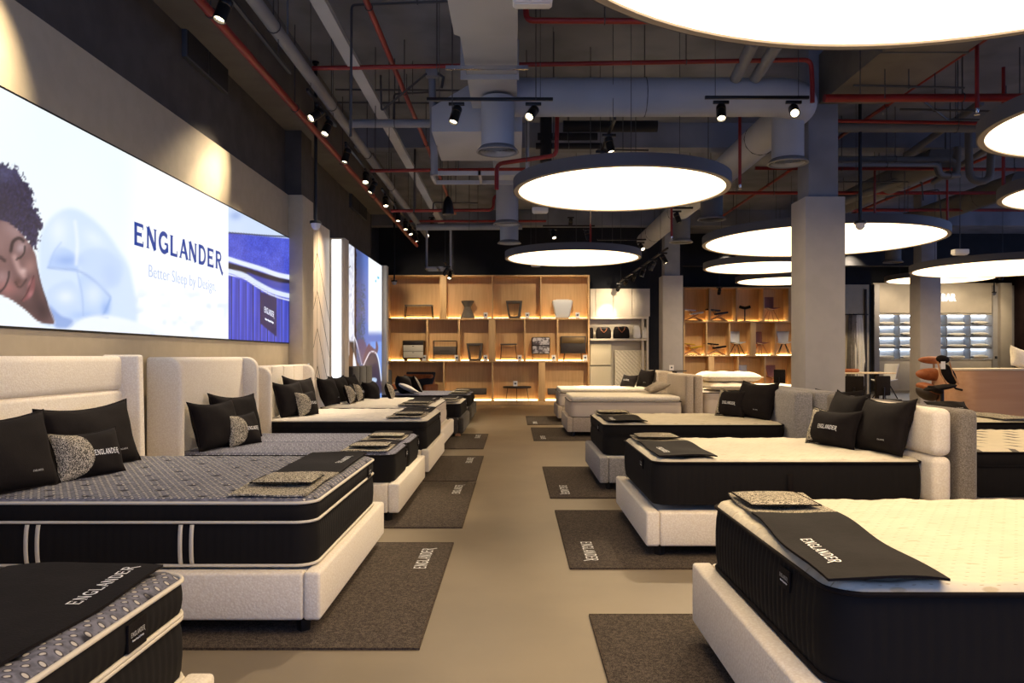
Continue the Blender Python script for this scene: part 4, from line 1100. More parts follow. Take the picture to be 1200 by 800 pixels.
pipe('round_riser', 'second of the two slanting grey tubes before the round duct', [at(885,92,9.6),at(912,50,8.6)], .07, 'pipe_grey', hang=False)
o = thing('flat_duct', 'wide flat duct running back over the near column', 'air duct', (0,0,0))
MB().box(4.06,5.0,4.5,10.25,4.84,5.5).build('duct_shell', 'beam_paint', o, bevel=.01)
for y in (5.5,7,8.5): MB().box(4.04,5.02,y-.015,y+.015,4.825,5.51).build('flange', 'beam_paint', o)
# deep beams crossing behind
for i, (y, x0, x1) in enumerate(((13.9,-2.9,22),(22.2,-4.2,22))):
    struct('trim_%d' % (7+i), MB().box(x0,x1,y,y+.35,5.25,5.7), 'concrete')
struct('trim_9', MB().box(5.2,21.4,26.5,26.9,4.6,5.7), 'wall_black')
# pipe cluster above the middle disc light
for i, (y, x0, x1, r) in enumerate(((148,660,770,.09),(160,630,700,.06),(171,628,705,.05))):
    pipe('chilled_pipe', 'dark lagged pipe behind the round duct, '+('top','middle','bottom')[i]+' of three', [at(x0,y,12.2),at(x1,y,12.2)], r, 'wall_black', 'pipe', 'lagged pipes')
pipe('chilled_pipe', 'dark upright lagged pipe behind the round duct', [at(640,190,12.2),at(640,107,12.2)], .09, 'wall_black', 'pipe', 'lagged pipes', hang=False)
for i, (x0,y0,x1,y1,Y,r) in enumerate(((1062,182,1150,120,12.5,.06),(1093,214,1180,160,13,.05),(980,240,1070,205,15,.08))):
    pipe('chilled_pipe', 'lagged pipe slanting over the right side, '+('upper','middle','lower left')[i], [at(x0,y0,Y+1.5),at(x1,y1,Y)], r, 'duct_dark', 'pipe', 'lagged pipes', hang=False)
pipe('chilled_pipe', 'lagged pipe with a U bend near the upper right disc light', [at(1098,192,13),at(1101,206,13),at(1121,207,13),at(1122,172,13)], .06, 'duct_dark', 'pipe', 'lagged pipes', hang=False)
pipe('chilled_pipe', 'lagged pipe with a wide bend beside the U bend pipe', [at(1135,150,13),at(1136,212,13),at(1160,213,13),at(1162,160,13)], .06, 'duct_dark', 'pipe', 'lagged pipes', hang=False)
# suspended frames and fan unit
def hframe(lab, p0, p1, dz, mat='duct'):
    t = thing('suspended_frame', lab, 'frame', tuple((p0+p1)/2)); a = p0-(p0+p1)/2; b = p1-(p0+p1)/2
    for (A, B) in (((a.x,-.3),(b.x,-.3)),((a.x,.3),(b.x,.3)),((a.x,-.3),(a.x,.3)),((b.x,-.3),(b.x,.3)),((0,-.3),(0,.3))):
        MB().box(min(A[0],B[0])-.02,max(A[0],B[0])+.02,min(A[1],B[1])-.02,max(A[1],B[1])+.02,-.03,.03).build('rail', mat, t)
    for x in (a.x,b.x):
        MB().tube([(x,0,0),(x,0,dz)], .03, 8).build('upright', mat, t)
hframe('grey suspended frame under the faceted air box', at(508,210,11.6), at(618,207,11.6), 1.5)
hframe('pale suspended frame low over the wood shelves', at(500,315,20.5), at(528,315,20.5), 1.2)
pipe('drain_pipe', 'pale crossing pipe far left behind the speaker', [at(488,266,18),at(612,265,18)], .08, 'pipe_grey')
pipe('drain_pipe', 'twin grey uprights with a bundle at the junction box', [at(506,88,10.6),at(508,150,10.6),at(509,205,10.6)], .05, 'pipe_grey', hang=False)
o = thing('junction_box', 'small metal junction box on the ceiling near the twin uprights', 'junction box', tuple(at(506,86,10.5)))
MB().box(-.08,.08,-.06,.06,-.05,.05).build('box_body', 'pipe_grey', o, bevel=.005)
MB().tube([(.08,0,0),(.16,0,-.05),(.13,0,-.2)], .02, 8).build('cable', 'conduit', o)
for i, (x, y, Y) in enumerate(((525,250,13.5),(716,150,9.0))):
    if i: continue
    p = at(x,y,Y); t = thing('pendant_speaker', 'black bell shaped speaker hanging over the left aisle', 'speaker', tuple(p))
    MB().lathe([(.001,-.02),(.10,-.02),(.105,0),(.08,.2),(.045,.27),(.02,.3)], n=24).build('bell_body', 'black_metal', t, sharp=50)
    MB().lathe([(.001,-.024),(.09,-.024),(.09,-.019)], n=24).build('speaker_grille', 'conduit', t)
    MB().tube([(0,0,.29),(0,0,5.7-p.z)], .006, 6).build('cord', 'black_metal', t)
# dome cameras on poles
for i, (x, y, Y, top) in enumerate(((370,262,11.0,150),(462,330,21,285),(1008,262,11,155),(1165,343,30,330))):
    p = at(x,y,Y); t = thing('dome_camera', ('white dome camera on a black pole beside the beige pilaster','white dome camera on a thin pole before the wood shelves','white dome camera on a black pole before the twin disc light','small dome camera before the pillow wall')[i], 'camera', tuple(p), 0, 'dome cameras')
    MB().lathe([(.001,-.09),(.03,-.085),(.06,-.05),(.07,0)], n=20).build('dome', 'white_plastic', t, sharp=60)
    MB().lathe([(.085,0),(.085,.035),(.03,.04)], n=20).build('housing', 'black_metal', t)
    MB().tube([(0,0,.03),(0,0,5.7-p.z)], .024, 10).build('pole', 'black_metal', t)
    MB().lathe([(.05,0),(.05,.03)], (0,0,5.66-p.z), 16).build('ceiling_plate', 'black_metal', t)
# emergency light fittings
for i, (x, y, Y, w) in enumerate(((624,6,6.6,.34),(633,249,13.5,.28),(628,312,20,.25),(1125,298,9.6*1.4,.26))):
    p = at(x,y,Y); t = thing('emergency_light', ('white box fitting at the top edge of the photo','small white fitting under the middle disc light','small white fitting under the rear disc light','small white fitting below the right edge disc')[i], 'light fitting', tuple(p), 0, 'emergency light fittings')
    MB().box(-w/2,w/2,-.07,.07,0,.09).build('casing', 'white_plastic', t, bevel=.018, seg=3)
    MB().box(-w/2+.02,w/2-.02,-.05,.05,-.012,.0).build('lens', 'white_lam', t, bevel=.004)
    MB().tube([(0,0,.09),(0,0,5.7-p.z)], .005, 6).build('cable', 'conduit', t)
# ------------------------------------------------------------------ disc lights
def disc(label, x, y, z, R, group='round disc lights', k=1):
    t = thing('disc_light', label, 'ceiling light', (x,y,z), 0, group)
    MB().lathe([(.001,.012),(R,.012),(R,.016),(.001,.016)], n=96, cap=False).build('diffuser', 'disc_light', t)
    w = .055
    MB().lathe([(R,.014),(R,-.002),(R+w*.5,-.006),(R+w,.0),(R+w,.014)], n=96, cap=False).build('inner_ring', 'disc_ring', t)
    MB().lathe([(R+w,.0),(R+w+.012,.0),(R+w+.012,.135),(R+w-.01,.14),(.001,.14)], n=96, cap=False).build('rim', 'disc_rim', t, sharp=40)
    for a in (.5, 2.6, 4.7):
        q = R*.75; MB().tube([(q*math.cos(a),q*math.sin(a),.13),(q*math.cos(a),q*math.sin(a),5.69-z)], .004, 5).build('suspension_wire', 'conduit', t)
    return t
disc('giant disc light at the top edge, nearest', 2.12, 2.66, 3.48, 2.30)
disc('disc light hanging over the middle aisle, second nearest', 1.29, 9.35, 3.48, 1.24)
disc('disc light farther back over the middle, before the wood shelves', 1.20, 15.8, 3.48, 1.33)
disc('largest rear disc light, partly hidden by the near column', 5.37, 13.5, 3.48, 1.95)
disc('disc light cut by the right edge, upper one', 5.44, 6.50, 3.48, 1.25)
disc('disc light cut by the right edge, middle one', 7.39, 9.31, 3.48, 1.25)
disc('wide disc light cut by the right edge, low', 10.2, 15.9, 3.28, 1.75)
disc('disc light stacked below the largest rear one, upper', 5.65, 17.5, 3.48, 1.25)
disc('disc light stacked below the largest rear one, lower', 7.2, 20.6, 3.48, 1.17)
disc('farthest disc light, behind the far right column', 12.5, 22.6, 3.72, 1.4)
# ------------------------------------------------------------------ track spotlights
def rail(lab, a, b):
    a, b = V(a), V(b); t = thing('track_rail', lab, 'track rail', tuple((a+b)/2), 0, 'black lighting tracks'); d = (b-a)/2
    if abs(d.x) > abs(d.y): MB().box(-abs(d.x),abs(d.x),-.018,.018,-.01,.025).build('rail_profile', 'black_metal', t, bevel=.003)
    else: MB().box(-.018,.018,-abs(d.y),abs(d.y),-.01,.025).build('rail_profile', 'black_metal', t, bevel=.003)
    for s in (-.8,.8):
        m = d*s; MB().tube([(m.x,m.y,.02),(m.x,m.y,5.7-a.z)], .004, 5).build('suspension_wire', 'conduit', t)
def make_spot():
    # built pointing straight down; head tilted per copy
    t = thing('track_spotlight', '', 'spotlight', (0,0,0), 0, 'black track spotlights')
    MB().box(-.09,.09,-.017,.017,-.045,-.01).build('adapter', 'black_metal', t, bevel=.004)
    MB().tube([(0,0,-.04),(0,0,-.085)], .012, 8).build('stem', 'black_metal', t)
    h = MB().lathe([(.001,0.055),(.046,.055),(.055,.042),(.055,-.012),(.052,-.016),(.055,-.02),(.055,-.15),(.045,-.152),(.041,-.125),(.001,-.125)], n=24, cap=False).build('lamp_head', 'black_metal', t, sharp=40)
    h.location = (0,0,-.11)
    MB().lathe([(.0555,-.012),(.0565,-.015),(.0555,-.018)], n=24, cap=False).build('trim_ring', 'gold_brown', h)
    MB().lathe([(.001,-.13),(.041,-.13),(.041,-.126),(.001,-.126)], n=20, cap=False).build('lens', 'spot_glow', h)
    return t
SP0 = make_spot(); first = [True]
def spot(pos, aim, lab, power=60, size=34, on=True, turn=0, blend=.7):
    if first[0]: t = SP0; first[0] = False; t.location = pos; t.rotation_euler = (0,0,turn); t['label'] = lab
    else: t = dup(SP0, pos, turn, lab)
    d = V(aim)-(V(pos)+V((0,0,-.11))); d.normalize()
    q = (-d).to_track_quat('Z', 'Y')
    hd = [c for c in kids(t) if c.name.startswith('lamp_head')][0]
    e = q.to_matrix().to_4x4(); hd.rotation_euler = (Matrix.Rotation(-turn, 4, 'Z') @ e).to_euler()
    if on:
        L = bpy.data.lights.new('spot_beam', 'SPOT'); L.energy = power*POW; L.spot_size = math.radians(size); L.spot_blend = blend
        L.color = (1.0, .80, .55); L.shadow_soft_size = .03
        lo = bpy.data.objects.new('spot_beam', L); COL.objects.link(lo); lo.parent = hd; lo.location = (0,0,-.16)
    else:
        ln = [c for c in kids(hd) if c.name.startswith('lens')]
        for c in ln:
            c.data = c.data.copy(); c.data.materials.clear(); c.data.materials.append(M['black_metal'])
    return t
POW = 1.5
rail('black track along the left wall, nearest piece', (-2.4,4.2,4.5), (-2.4,8.2,4.5))
rail('black track along the left wall, second piece', (-2.4,8.9,4.56), (-2.4,10.3,4.56))
rail('black track along the left wall, third piece', (-2.4,10.9,4.5), (-2.4,13.4,4.5))
rail('black track along the left wall, last piece', (-2.4,13.9,4.5), (-2.4,19,4.5))
ordn = ('first','second','third','fourth','fifth','sixth','seventh','eighth','ninth','tenth','eleventh')
LT = [(6.37,4.5,(-3.2,5.5,1.3),150),(9.4,4.56,(-3.3,8.25,3.3),150),(9.9,4.56,(-3.2,8.3,1.3),120),(11.0,4.5,(-3.1,10.4,1.3),110),(12.4,4.5,(-2.2,10.2,.7),110),(13.1,4.5,(-3.25,12.6,2.6),110),(14.3,4.5,(-2.0,12.6,.7),90),
      (15.8,4.5,(-2.2,14.8,.6),50),(16.9,4.5,(-2.2,15.6,.6),50),(17.6,4.5,(-1.6,16.2,.6),70),(18.6,4.5,(-1.6,18,.6),70)]
for i, (y, z, aim, pw) in enumerate(LT):
    spot((-2.4,y,z), aim, 'black spotlight on the left wall track, '+ordn[i]+' from the front', pw, 27 if i == 1 else (48 if i in (0,2,3) else 36), True, PI/2, 1.0)
spot((-2.4,4.6,4.5), (-3.3,4.75,3.3), 'black spotlight on the left wall track, above the top edge of the photo', 50, 30, True, PI/2, 1.0)
def xrail(lab, x0, x1, y, Y):
    a, b = at(x0,y,Y), at(x1,y,Y); b.z = a.z; rail(lab, a, b)
xrail('black track crossing under the square duct', 500, 648, 117, 8.76)
xrail('black track crossing under the big round duct', 826, 948, 115, 8.76)
xrail('short black track over the rear disc light', 636, 697, 265, 17.0)
xrail('short black track before the far spotlights', 700, 757, 281, 19.0)
xrail('short black track right below the middle disc light', 780, 812, 244, 15.2)
rail('black track running back over the middle aisle', (1.23,9.4,4.38), (1.23,11.2,4.38))
rail('low black track running back towards the bag shelves', (3.05,15.3,3.62), (3.05,22.8,3.62))
rail('black track over the far left bed', (-1.7,18.5,3.75), (-1.7,21.5,3.75))
SD = [(at(535,119,8.76),(-1.6,7.6,.6),'on the track under the square duct, left one',150),(at(625,119,8.76),(-1.7,5.1,.7),'on the track under the square duct, right one',260),
 (at(845,117,8.76),(1.9,6.6,.7),'on the track under the big round duct, left one',190),(at(930,117,8.76),(1.9,3.4,.7),'on the track under the big round duct, right one',190),
 (V((1.23,10.0,4.38)),(1.9,9.3,.7),'on the middle aisle track, nearer one',160),(V((1.23,10.8,4.38)),(-.6,7,0),'on the middle aisle track, farther one',110),
 (at(648,267,17.0),(1.6,14.9,.7),'on the short track over the rear disc light, left one',120),(at(688,267,17.0),(2.6,17.8,.7),'on the short track over the rear disc light, right one',120),
 (at(705,283,19.0),(1.6,18,.7),'on the short track before the far spotlights, left one',120),(at(751,283,19.0),(4.5,15.2,.9),'on the short track before the far spotlights, right one',160),
 (at(793,246,15.2),(4.4,14.9,.9),'right below the middle disc light',110),
 (V((3.05,15.8,3.62)),(4.3,15,.9),'on the low rear track, nearest one',70),(V((3.05,16.9,3.62)),(1.8,17.9,.7),'on the low rear track, second one',70),(V((3.05,18.2,3.62)),(2.2,18,.7),'on the low rear track, third one',60),
 (V((3.05,19.6,3.62)),(2.2,23.3,.8),'on the low rear track, fourth one',60),(V((3.05,21.0,3.62)),(3.0,23.5,3.0),'on the low rear track, fifth one',40),(V((3.05,22.4,3.62)),(2.75,23.25,2.6),'on the low rear track, sixth one',9),
 (V((-1.7,20.3,3.75)),(-2.2,18.2,.7),'over the far left bed, lit one',60)]
for pos, aim, lab, pw in SD:
    pos = V(pos); spot(tuple(pos), aim, 'black spotlight '+lab, pw, 42, True, 0 if 'crossing' in lab else 0)
spot((-1.7,19.3,3.75), (-3,20,2), 'black spotlight over the far left bed, unlit one', on=False)
for i, (x, y, Y) in enumerate(((843,336,24),(914,318,22),(1175,318,22))):
    p = at(x,y,Y); spot(tuple(p), (p.x+.4,p.y+3,1.0), 'small spotlight hanging '+('before the right wood shelves','behind the stacked disc lights','under the low right edge disc')[i], 90, 50)
    MB().tube([(0,0,-.01),(0,0,5.7-p.z)], .006, 6).build('suspension_rod', 'conduit', [o for o in bpy.data.objects if o.get('label','').startswith('small spotlight hanging')][-1])

rail('black track before the pillow wall', (15.0,29.5,4.9), (20.0,29.5,4.9)) if False else None
for i, x in enumerate((15.6,17.1,18.6,20.1)):
    spot((x,30.2,5.3), (x+.1,33,2.6 if i % 2 else 3.4), 'added spotlight high before the pillow wall, '+('first','second','third','fourth')[i]+' from the left', 65, 80, True)  # lamps added to brighten the pillow wall, not known fixtures
for i, (x, y, tx, ty) in enumerate(((7.3,26.0,7.3,28.9),(11.4,26.0,12.4,28.9),(-2.2,20.5,-2.4,23.6),(-.2,20.5,-.4,23.6),(1.5,20.5,1.5,23.6))):
    spot((x,y,5.2), (tx,ty,2.0), 'added spotlight high before the wood shelves, '+('right unit, left one','right unit, right one','left unit, left one','left unit, middle one','left unit, right one')[i], 120, 85, True)  # lamps added to lift the wood shelves and the cloth recess
# ------------------------------------------------------------------ wood shelving
def zc(y, Y): return CAMZ+(417-y)/900*Y
def xc(x, Y): return (x-603)/900*Y
def shelving(label, Y, x0, x1, rows, divs, depth=.45, th=.05, led='led_warm', mat='wood_shelf', floor_y=None):
    t = thing('shelving_unit', label, 'shelving', (0,0,0))
    X0, X1 = xc(x0,Y), xc(x1,Y); zs = [zc(r,Y) for r in rows]; zs[-1] = max(zs[-1], .12)
    zt, zb = zs[0], 0
    MB().box(X0,X1,Y+depth-.02,Y+depth,zb,zt).build('back_panel', mat, t)
    mb = MB().box(X0,X0+.05,Y,Y+depth-.02,0,zt); mb.build('side_panel', mat, t, bevel=.003)
    MB().box(X1-.05,X1,Y,Y+depth-.02,0,zt).build('side_panel', mat, t, bevel=.003)
    MB().box(X0+.05,X1-.05,Y,Y+depth-.02,zt-.05,zt).build('top_board', mat, t, bevel=.003)
    MB().box(X0+.05,X1-.05,Y+.005,Y+depth-.02,0,zs[-1]).build('plinth', mat, t, bevel=.003)
    for z in zs[1:-1]:
        MB().box(X0+.05,X1-.05,Y,Y+depth-.02,z-th,z).build('shelf_board', mat, t, bevel=.003)
    for i, dv in enumerate(divs):
        za = zs[i+1]; zb_ = (zs[i]-th) if i else zs[0]-.05; xs = [X0+.05]
        for d in dv:
            a, b = (xc(d[0],Y), xc(d[1],Y))
            MB().box(a,b,Y+.003,Y+depth-.02,za,zb_).build('divider', mat, t, bevel=.003); xs += [a, b]
        xs.append(X1-.05)
        for k in range(0, len(xs), 2):
            if led and xs[k+1]-xs[k] > .1 and not (led == 'led_warm' and i == 2 and k == 0):
                MB().box(xs[k]+.02,xs[k+1]-.02,Y+depth-.05,Y+depth-.022,za+.001,za+.022).build('led_strip', led, t)
    return t
YS = 23.2
shelving('tall wood shelving with lit compartments on the back wall', YS, 453, 691, (322,372.5,422.5,470),
  [[(515,523),(576,577.5),(633,634.5)],[(499.5,501.5),(537,539),(572.5,580.5),(614,616),(652.5,654.5)],[(519,521),(576,578),(631,639)]])
YR = 28.5
shelving('wood shelving holding kneeling stools and chairs, behind the near column', YR, 801, 990, (336,376,416,457),
  [[(831,833),(862.5,864.5),(894.5,896),(924,929),(958,960)],[(827.5,829),(854.5,856),(879.5,886),(908.5,910),(940,942)],[(830.5,837),(864.5,866),(896,897.5),(927.5,929),(960,962)]], depth=.55)
def it(name, lab, cat, x, y, Y, grp=None, dy=.22): return thing(name, lab, cat, (xc(x,Y), Y+dy, zc(y,Y)), 0, grp)
def legs(t, w, h, top=.9, r=.008, mat='black_metal', d=.26, n=4):
    for sx in (-1,1):
        for sy in (-1,1):
            MB().tube([(sx*w/2,sy*d/2,0),(sx*w/2*top,sy*d/2*top,h)], r, 8).build('leg', mat, t)
u = YS/900   # metres per pixel at the shelf
zA, zB, zC = 372.5, 422.5, 470
t = it('bench', 'low bench with slim black frame on the top left shelf', 'bench', 490, zA, YS)
MB().box(-.42,.42,-.15,.15,.37,.41).build('seat', 'stone_grey', t, bevel=.012); legs(t, .86, .38, .92, .012)
MB().tube([(-.41,-.14,.08),(.41,-.14,.08)], .008, 8).build('stretcher', 'black_metal', t)
t = it('hourglass_stool', 'grey hourglass stool on the top shelf', 'stool', 547.5, zA, YS)
MB().lathe([(.21,0),(.215,.02),(.10,.33),(.10,.35),(.19,.5),(.20,.52),(.001,.52)], n=36).build('pedestal', 'stone_grey', t, sharp=30)
MB().lathe([(.17,.521),(.18,.53),(.001,.53)], n=36).build('seat', 'stone_grey', t)
def trap(lab, x, y, group):
    t = it('side_table', lab, 'side table', x, y, YS, group); o = [(-.17,0),(.19,0),(.25,.52),(-.25,.52)]; i_ = [(-.12,.06),(.11,.06),(.17,.46),(-.19,.46)]
    mb = MB(); vs = []
    for yy in (-.16,.16): vs += [(a,yy,b) for a,b in o]+[(a,yy,b) for a,b in i_]
    fs = []
    for k in range(4):
        j = (k+1)%4; fs += [(k,j,4+j,4+k),(8+k,12+k,12+j,8+j),(k,8+k,8+j,j),(4+k,4+j,12+j,12+k)]
    mb.add(vs, fs).build('frame', 'taupe_paint', t, bevel=.015, seg=3)
    MB().box(-.25,.25,-.165,.165,.505,.53).build('tabletop', 'taupe_paint', t, bevel=.01)
trap('open trapezoid side table on the top shelf', 602.5, zA, 'open trapezoid side tables'); trap('open trapezoid side table on the middle shelf', 556, zB, 'open trapezoid side tables')
t = it('tapered_seat', 'white tapered tub seat on the top right shelf', 'seat', 659.5, zA, YS)
MB().rings([[(sx*w,sy*d,z) for sx,sy in ((-1,-1),(1,-1),(1,1),(-1,1))] for z,w,d in ((0,.21,.15),(.25,.26,.17),(.5,.31,.18),(.56,.29,.17))]).build('tub_shell', 'shell_white', t, bevel=.05, seg=4)
MB().box(-.2,.2,-.1,.1,.555,.575).build('seat', 'cloth_white', t, bevel=.01)
t = it('cabinet', 'cream two drawer cabinet with black top drawer', 'cabinet', 484, zB, YS)
MB().box(-.33,.33,-.17,.17,.06,.62).build('body', 'gold_brown', t, bevel=.04, seg=4)
MB().box(-.30,.30,-.185,-.165,.49,.60).build('drawer', 'dark_brown', t, bevel=.008)
for k, z in enumerate((.09,.285)):
    MB().box(-.30,.30,-.19,-.165,z,z+.185).build('drawer', 'pipe_cream', t, bevel=.006); MB().box(-.03,.03,-.2,-.19,z+.15,z+.165).build('handle', 'dark_brown', kids(t)[-1])
for s in (-.24,.24): MB().box(s-.05,s+.05,-.12,.12,0,.06).build('foot', 'gold_brown', t)
t = it('console_table', 'wire framed console with one grey drawer', 'console table', 521, zB, YS)
for sx in (-.35,.35):
    for sy in (-.15,.15): MB().tube([(sx,sy,0),(sx,sy,.6)], .009, 8).build('leg', 'black_metal', t)
MB().tube([(-.35,-.15,.6),(.35,-.15,.6),(.35,.15,.6),(-.35,.15,.6)], .009, 8, closed=True).build('top_frame', 'black_metal', t)
MB().box(-.345,.345,-.16,.15,.18,.43).build('drawer_box', 'taupe_paint', t, bevel=.008); MB().box(-.15,.15,-.168,-.16,.29,.305).build('handle', 'dark_brown', kids(t)[-1])
t = it('low_stool', 'small black framed stool on the middle shelf', 'stool', 596, zB, YS)
MB().box(-.25,.25,-.15,.15,.47,.52).build('seat', 'taupe_paint', t, bevel=.015); legs(t, .50, .48, .85, .010)
MB().tube([(-.24,-.12,.1),(.24,-.12,.1)], .008, 8).build('stretcher', 'black_metal', t)
t = it('bedside_cabinet', 'grey marbled cabinet with rounded corners on thin legs', 'cabinet', 634, zB, YS)
MB().box(-.28,.28,-.16,.16,.20,.72).build('body', 'dark_brown', t, bevel=.05, seg=4)
for z in (.225,.475): MB().box(-.255,.255,-.175,-.155,z,z+.22).build('drawer', 'marble', t, bevel=.012)
legs(t, .5, .22, 1, .008, 'gold_brown')
t = it('bedside_cabinet', 'dark brown cabinet with olive drawer, farthest right on the middle shelf', 'cabinet', 672, zB, YS)
MB().box(-.38,.38,-.17,.17,.22,.74).build('body', 'dark_brown', t, bevel=.01)
MB().box(-.35,.35,-.185,-.165,.53,.71).build('drawer', 'gold_brown', t, bevel=.006); MB().lathe([(.01,-.2),(.01,-.185)], (0,0,.62), 10, axis='y').build('knob', 'dark_brown', kids(t)[-1])
legs(t, .56, .22, .9, .012, 'gold_brown')
t = it('coffee_table', 'round dark low table in the bottom compartment', 'table', 606, zC, YS, None, .08)
MB().lathe([(.42,.40),(.43,.41),(.43,.44),(.42,.45)], n=40).build('tabletop', 'dark_brown', t)
for a in range(3): MB().tube([(.40*math.cos(a*2.09+.5),.17*math.sin(a*2.09+.5),0),(.34*math.cos(a*2.09+.5),.13*math.sin(a*2.09+.5),.40)], .009, 8).build('leg', 'black_metal', t)
t = it('media_bench', 'dark low bench at the left of the bottom row', 'bench', 552, zC, YS)
MB().box(-.46,.46,-.17,.17,.2,.38).build('body', 'taupe_paint', t, bevel=.01)
MB().box(-.46,-.0,-.16,.16,0,.2).build('pedestal', 'taupe_paint', t, bevel=.01)
t = it('media_bench', 'dark low bench at the right of the bottom row, behind the farthest right bed', 'bench', 660, zC, YS)
MB().box(-.46,.46,-.17,.17,.2,.38).build('body', 'taupe_paint', t, bevel=.01); MB().box(0,.46,-.16,.16,0,.2).build('pedestal', 'taupe_paint', t, bevel=.01)
def card(x, y, Y, lab, dy=.06, s=.062):
    t = it('price_card', lab, 'price card', x, y, Y, 'small white price cards', dy)
    MB().box(-s,s,-.004,.004,0,s*2.8).build('card', 'paper', t); MB().box(-s*.45,s*.45,-.006,-.004,s*1.1,s*1.9).build('printed_square', 'ink', t)
    MB().box(-s*.5,s*.5,-.03,.03,0,.006).build('foot', 'paper', t)
for x, w in ((569,'beside the hourglass stool'),(618,'beside the top shelf trapezoid table'),(677,'beside the white tub seat')): card(x, zA, YS, 'small white price card '+w)
for x, w in ((497,'beside the cream cabinet'),(535,'beside the wire console'),(569,'beside the middle shelf trapezoid table'),(609,'beside the small black stool'),(649,'beside the marbled cabinet'),(686,'beside the dark brown cabinet')): card(x, zB, YS, 'small white price card '+w)
card(604, 453, YS, 'small white price card standing on the round dark table', .08)
# ---- bag shelves between the wood units
t = thing('bag_display', 'cream wall unit with bag shelf right of the wood shelving', 'wall unit', (0,0,0))
Xa, Xb = 2.29, 4.10-.25+.25; Y0 = 23.25
for k, (a, b) in enumerate(((691.5,698),(698,719),(719,741),(741,762))):
    MB().box(xc(a,YS)+.01,xc(b,YS)-.002,Y0,Y0+.4,zc(371,YS)+.02,3.52).build('upper_panel', 'cream_lam', t, bevel=.004)
MB().box(2.29,4.06,Y0-.01,Y0+.4,zc(371,YS)-.06,zc(371,YS)+.015).build('shelf_board', 'cream_lam', t)
MB().box(2.29,4.06,Y0-.01,Y0+.4,zc(396.5,YS)-.06,zc(396.5,YS)).build('shelf_board', 'cream_lam', t)
MB().box(4.0,4.06,Y0,Y0+.4,0,zc(371,YS)-.06).build('side_panel', 'cream_lam', t)
MB().box(2.29,4.0,Y0+.36,Y0+.4,0,zc(371,YS)-.06).build('back_panel', 'cream_lam', t)
zb = zc(396.5,YS)
def bag(x, w, h, lab, handles=True, dark=True):
    t = thing('overnight_bag' if dark else 'cloth_sack', lab, 'bag', (xc(x,YS), Y0+.14, zb), 0, 'black bags on the cream shelf' if dark else 'cream sacks on the shelf')
    m = 'cloth_black' if dark else 'cloth_white'
    MB().rings([[(sx*a*w/2,sy*d,z*h) for sx,sy in ((-1,-1),(1,-1),(1,1),(-1,1))] for z,a,d in ((0,.92,.12),(.15,1.,.13),(.7,.97,.11),(1,.80,.05))]).build('bag_body', m, t, bevel=.035, seg=3)
    if handles and dark:
        for s in (-1,1):
            MB().tube([(-.10,s*.08,h*.95),(-.08,-.12,h*.75),(0,-.145,h*.5),(.08,-.12,h*.75),(.10,s*.08,h*.95)], .011, 8).build('handle', 'tan_leather', t)
        MB().tube([(-w*.4,-.12,h*.85),(0,-.135,h*.9),(w*.4,-.12,h*.85)], .006, 6).build('zip', 'conduit', t)
    if not dark:
        MB().lathe([(.03,-.125),(.03,-.12)], (0,0,h*.7), 12, axis='y').build('badge', 'ink', t); MB().box(-w*.35,w*.35,-.03,.03,h*.97,h*1.06).build('folded_top', m, t, bevel=.012)
bag(693.5, .13, .34, 'black bag end half hidden by the wood shelving', False); bag(708, .46, .35, 'squarer black bag with tan handles'); bag(729, .48, .37, 'slouching black bag with tan handles')
bag(747, .22, .38, 'taller cream sack on the shelf', dark=False); bag(756.5, .18, .33, 'shorter cream sack at the shelf end', dark=False)
for (x0,x1,yt,yb,m,lab) in ((691.8,717.5,403,428,'quilt_rhomb','upper cream sample panel with woven diamonds under the bag shelf'),(691.8,717.5,429,470,'quilt_rhomb','lower cream sample panel with woven diamonds'),(721,761,410,468,'quilt_diamond','large cream quilted panel leaning under the bag shelf')):
    t = thing('quilted_sample', lab, 'sample panel', ((xc(x0,YS)+xc(x1,YS))/2, Y0+.12, zc(yb,YS)+.0)); w = xc(x1,YS)-xc(x0,YS); h = zc(yt,YS)-zc(yb,YS)
    MB().box(-w/2,w/2,0,.12,0,h).build('padded_panel', m, t, bevel=.03, seg=4)
    MB().tube([(-w/2+.02,-.001,.02),(w/2-.02,-.001,.02),(w/2-.02,-.001,h-.02),(-w/2+.02,-.001,h-.02)], .008, 6, closed=True).build('piping', 'pipe_cream', t)
# round pedestal table by the far column
t = thing('pedestal_table', 'thin round dark table beside the far column', 'table', (xc(787,19.0),19.0,0))
MB().lathe([(.36,1.10),(.37,1.11),(.36,1.125)], n=40).build('tabletop', 'dark_brown', t); MB().lathe([(.2,.0),(.2,.02),(.04,.05),(.04,.85),(.12,1.0),(.14,1.10)], n=24).build('pedestal', 'black_metal', t)
t = thing('price_card', 'small white price card standing on the round pedestal table', 'price card', (xc(787,19.0),19.0,1.126), 0, 'small white price cards')
MB().box(-.055,.055,-.004,.004,0,.13).build('card', 'paper', t); MB().box(-.02,.02,-.006,-.004,.05,.09).build('printed_square', 'ink', t)
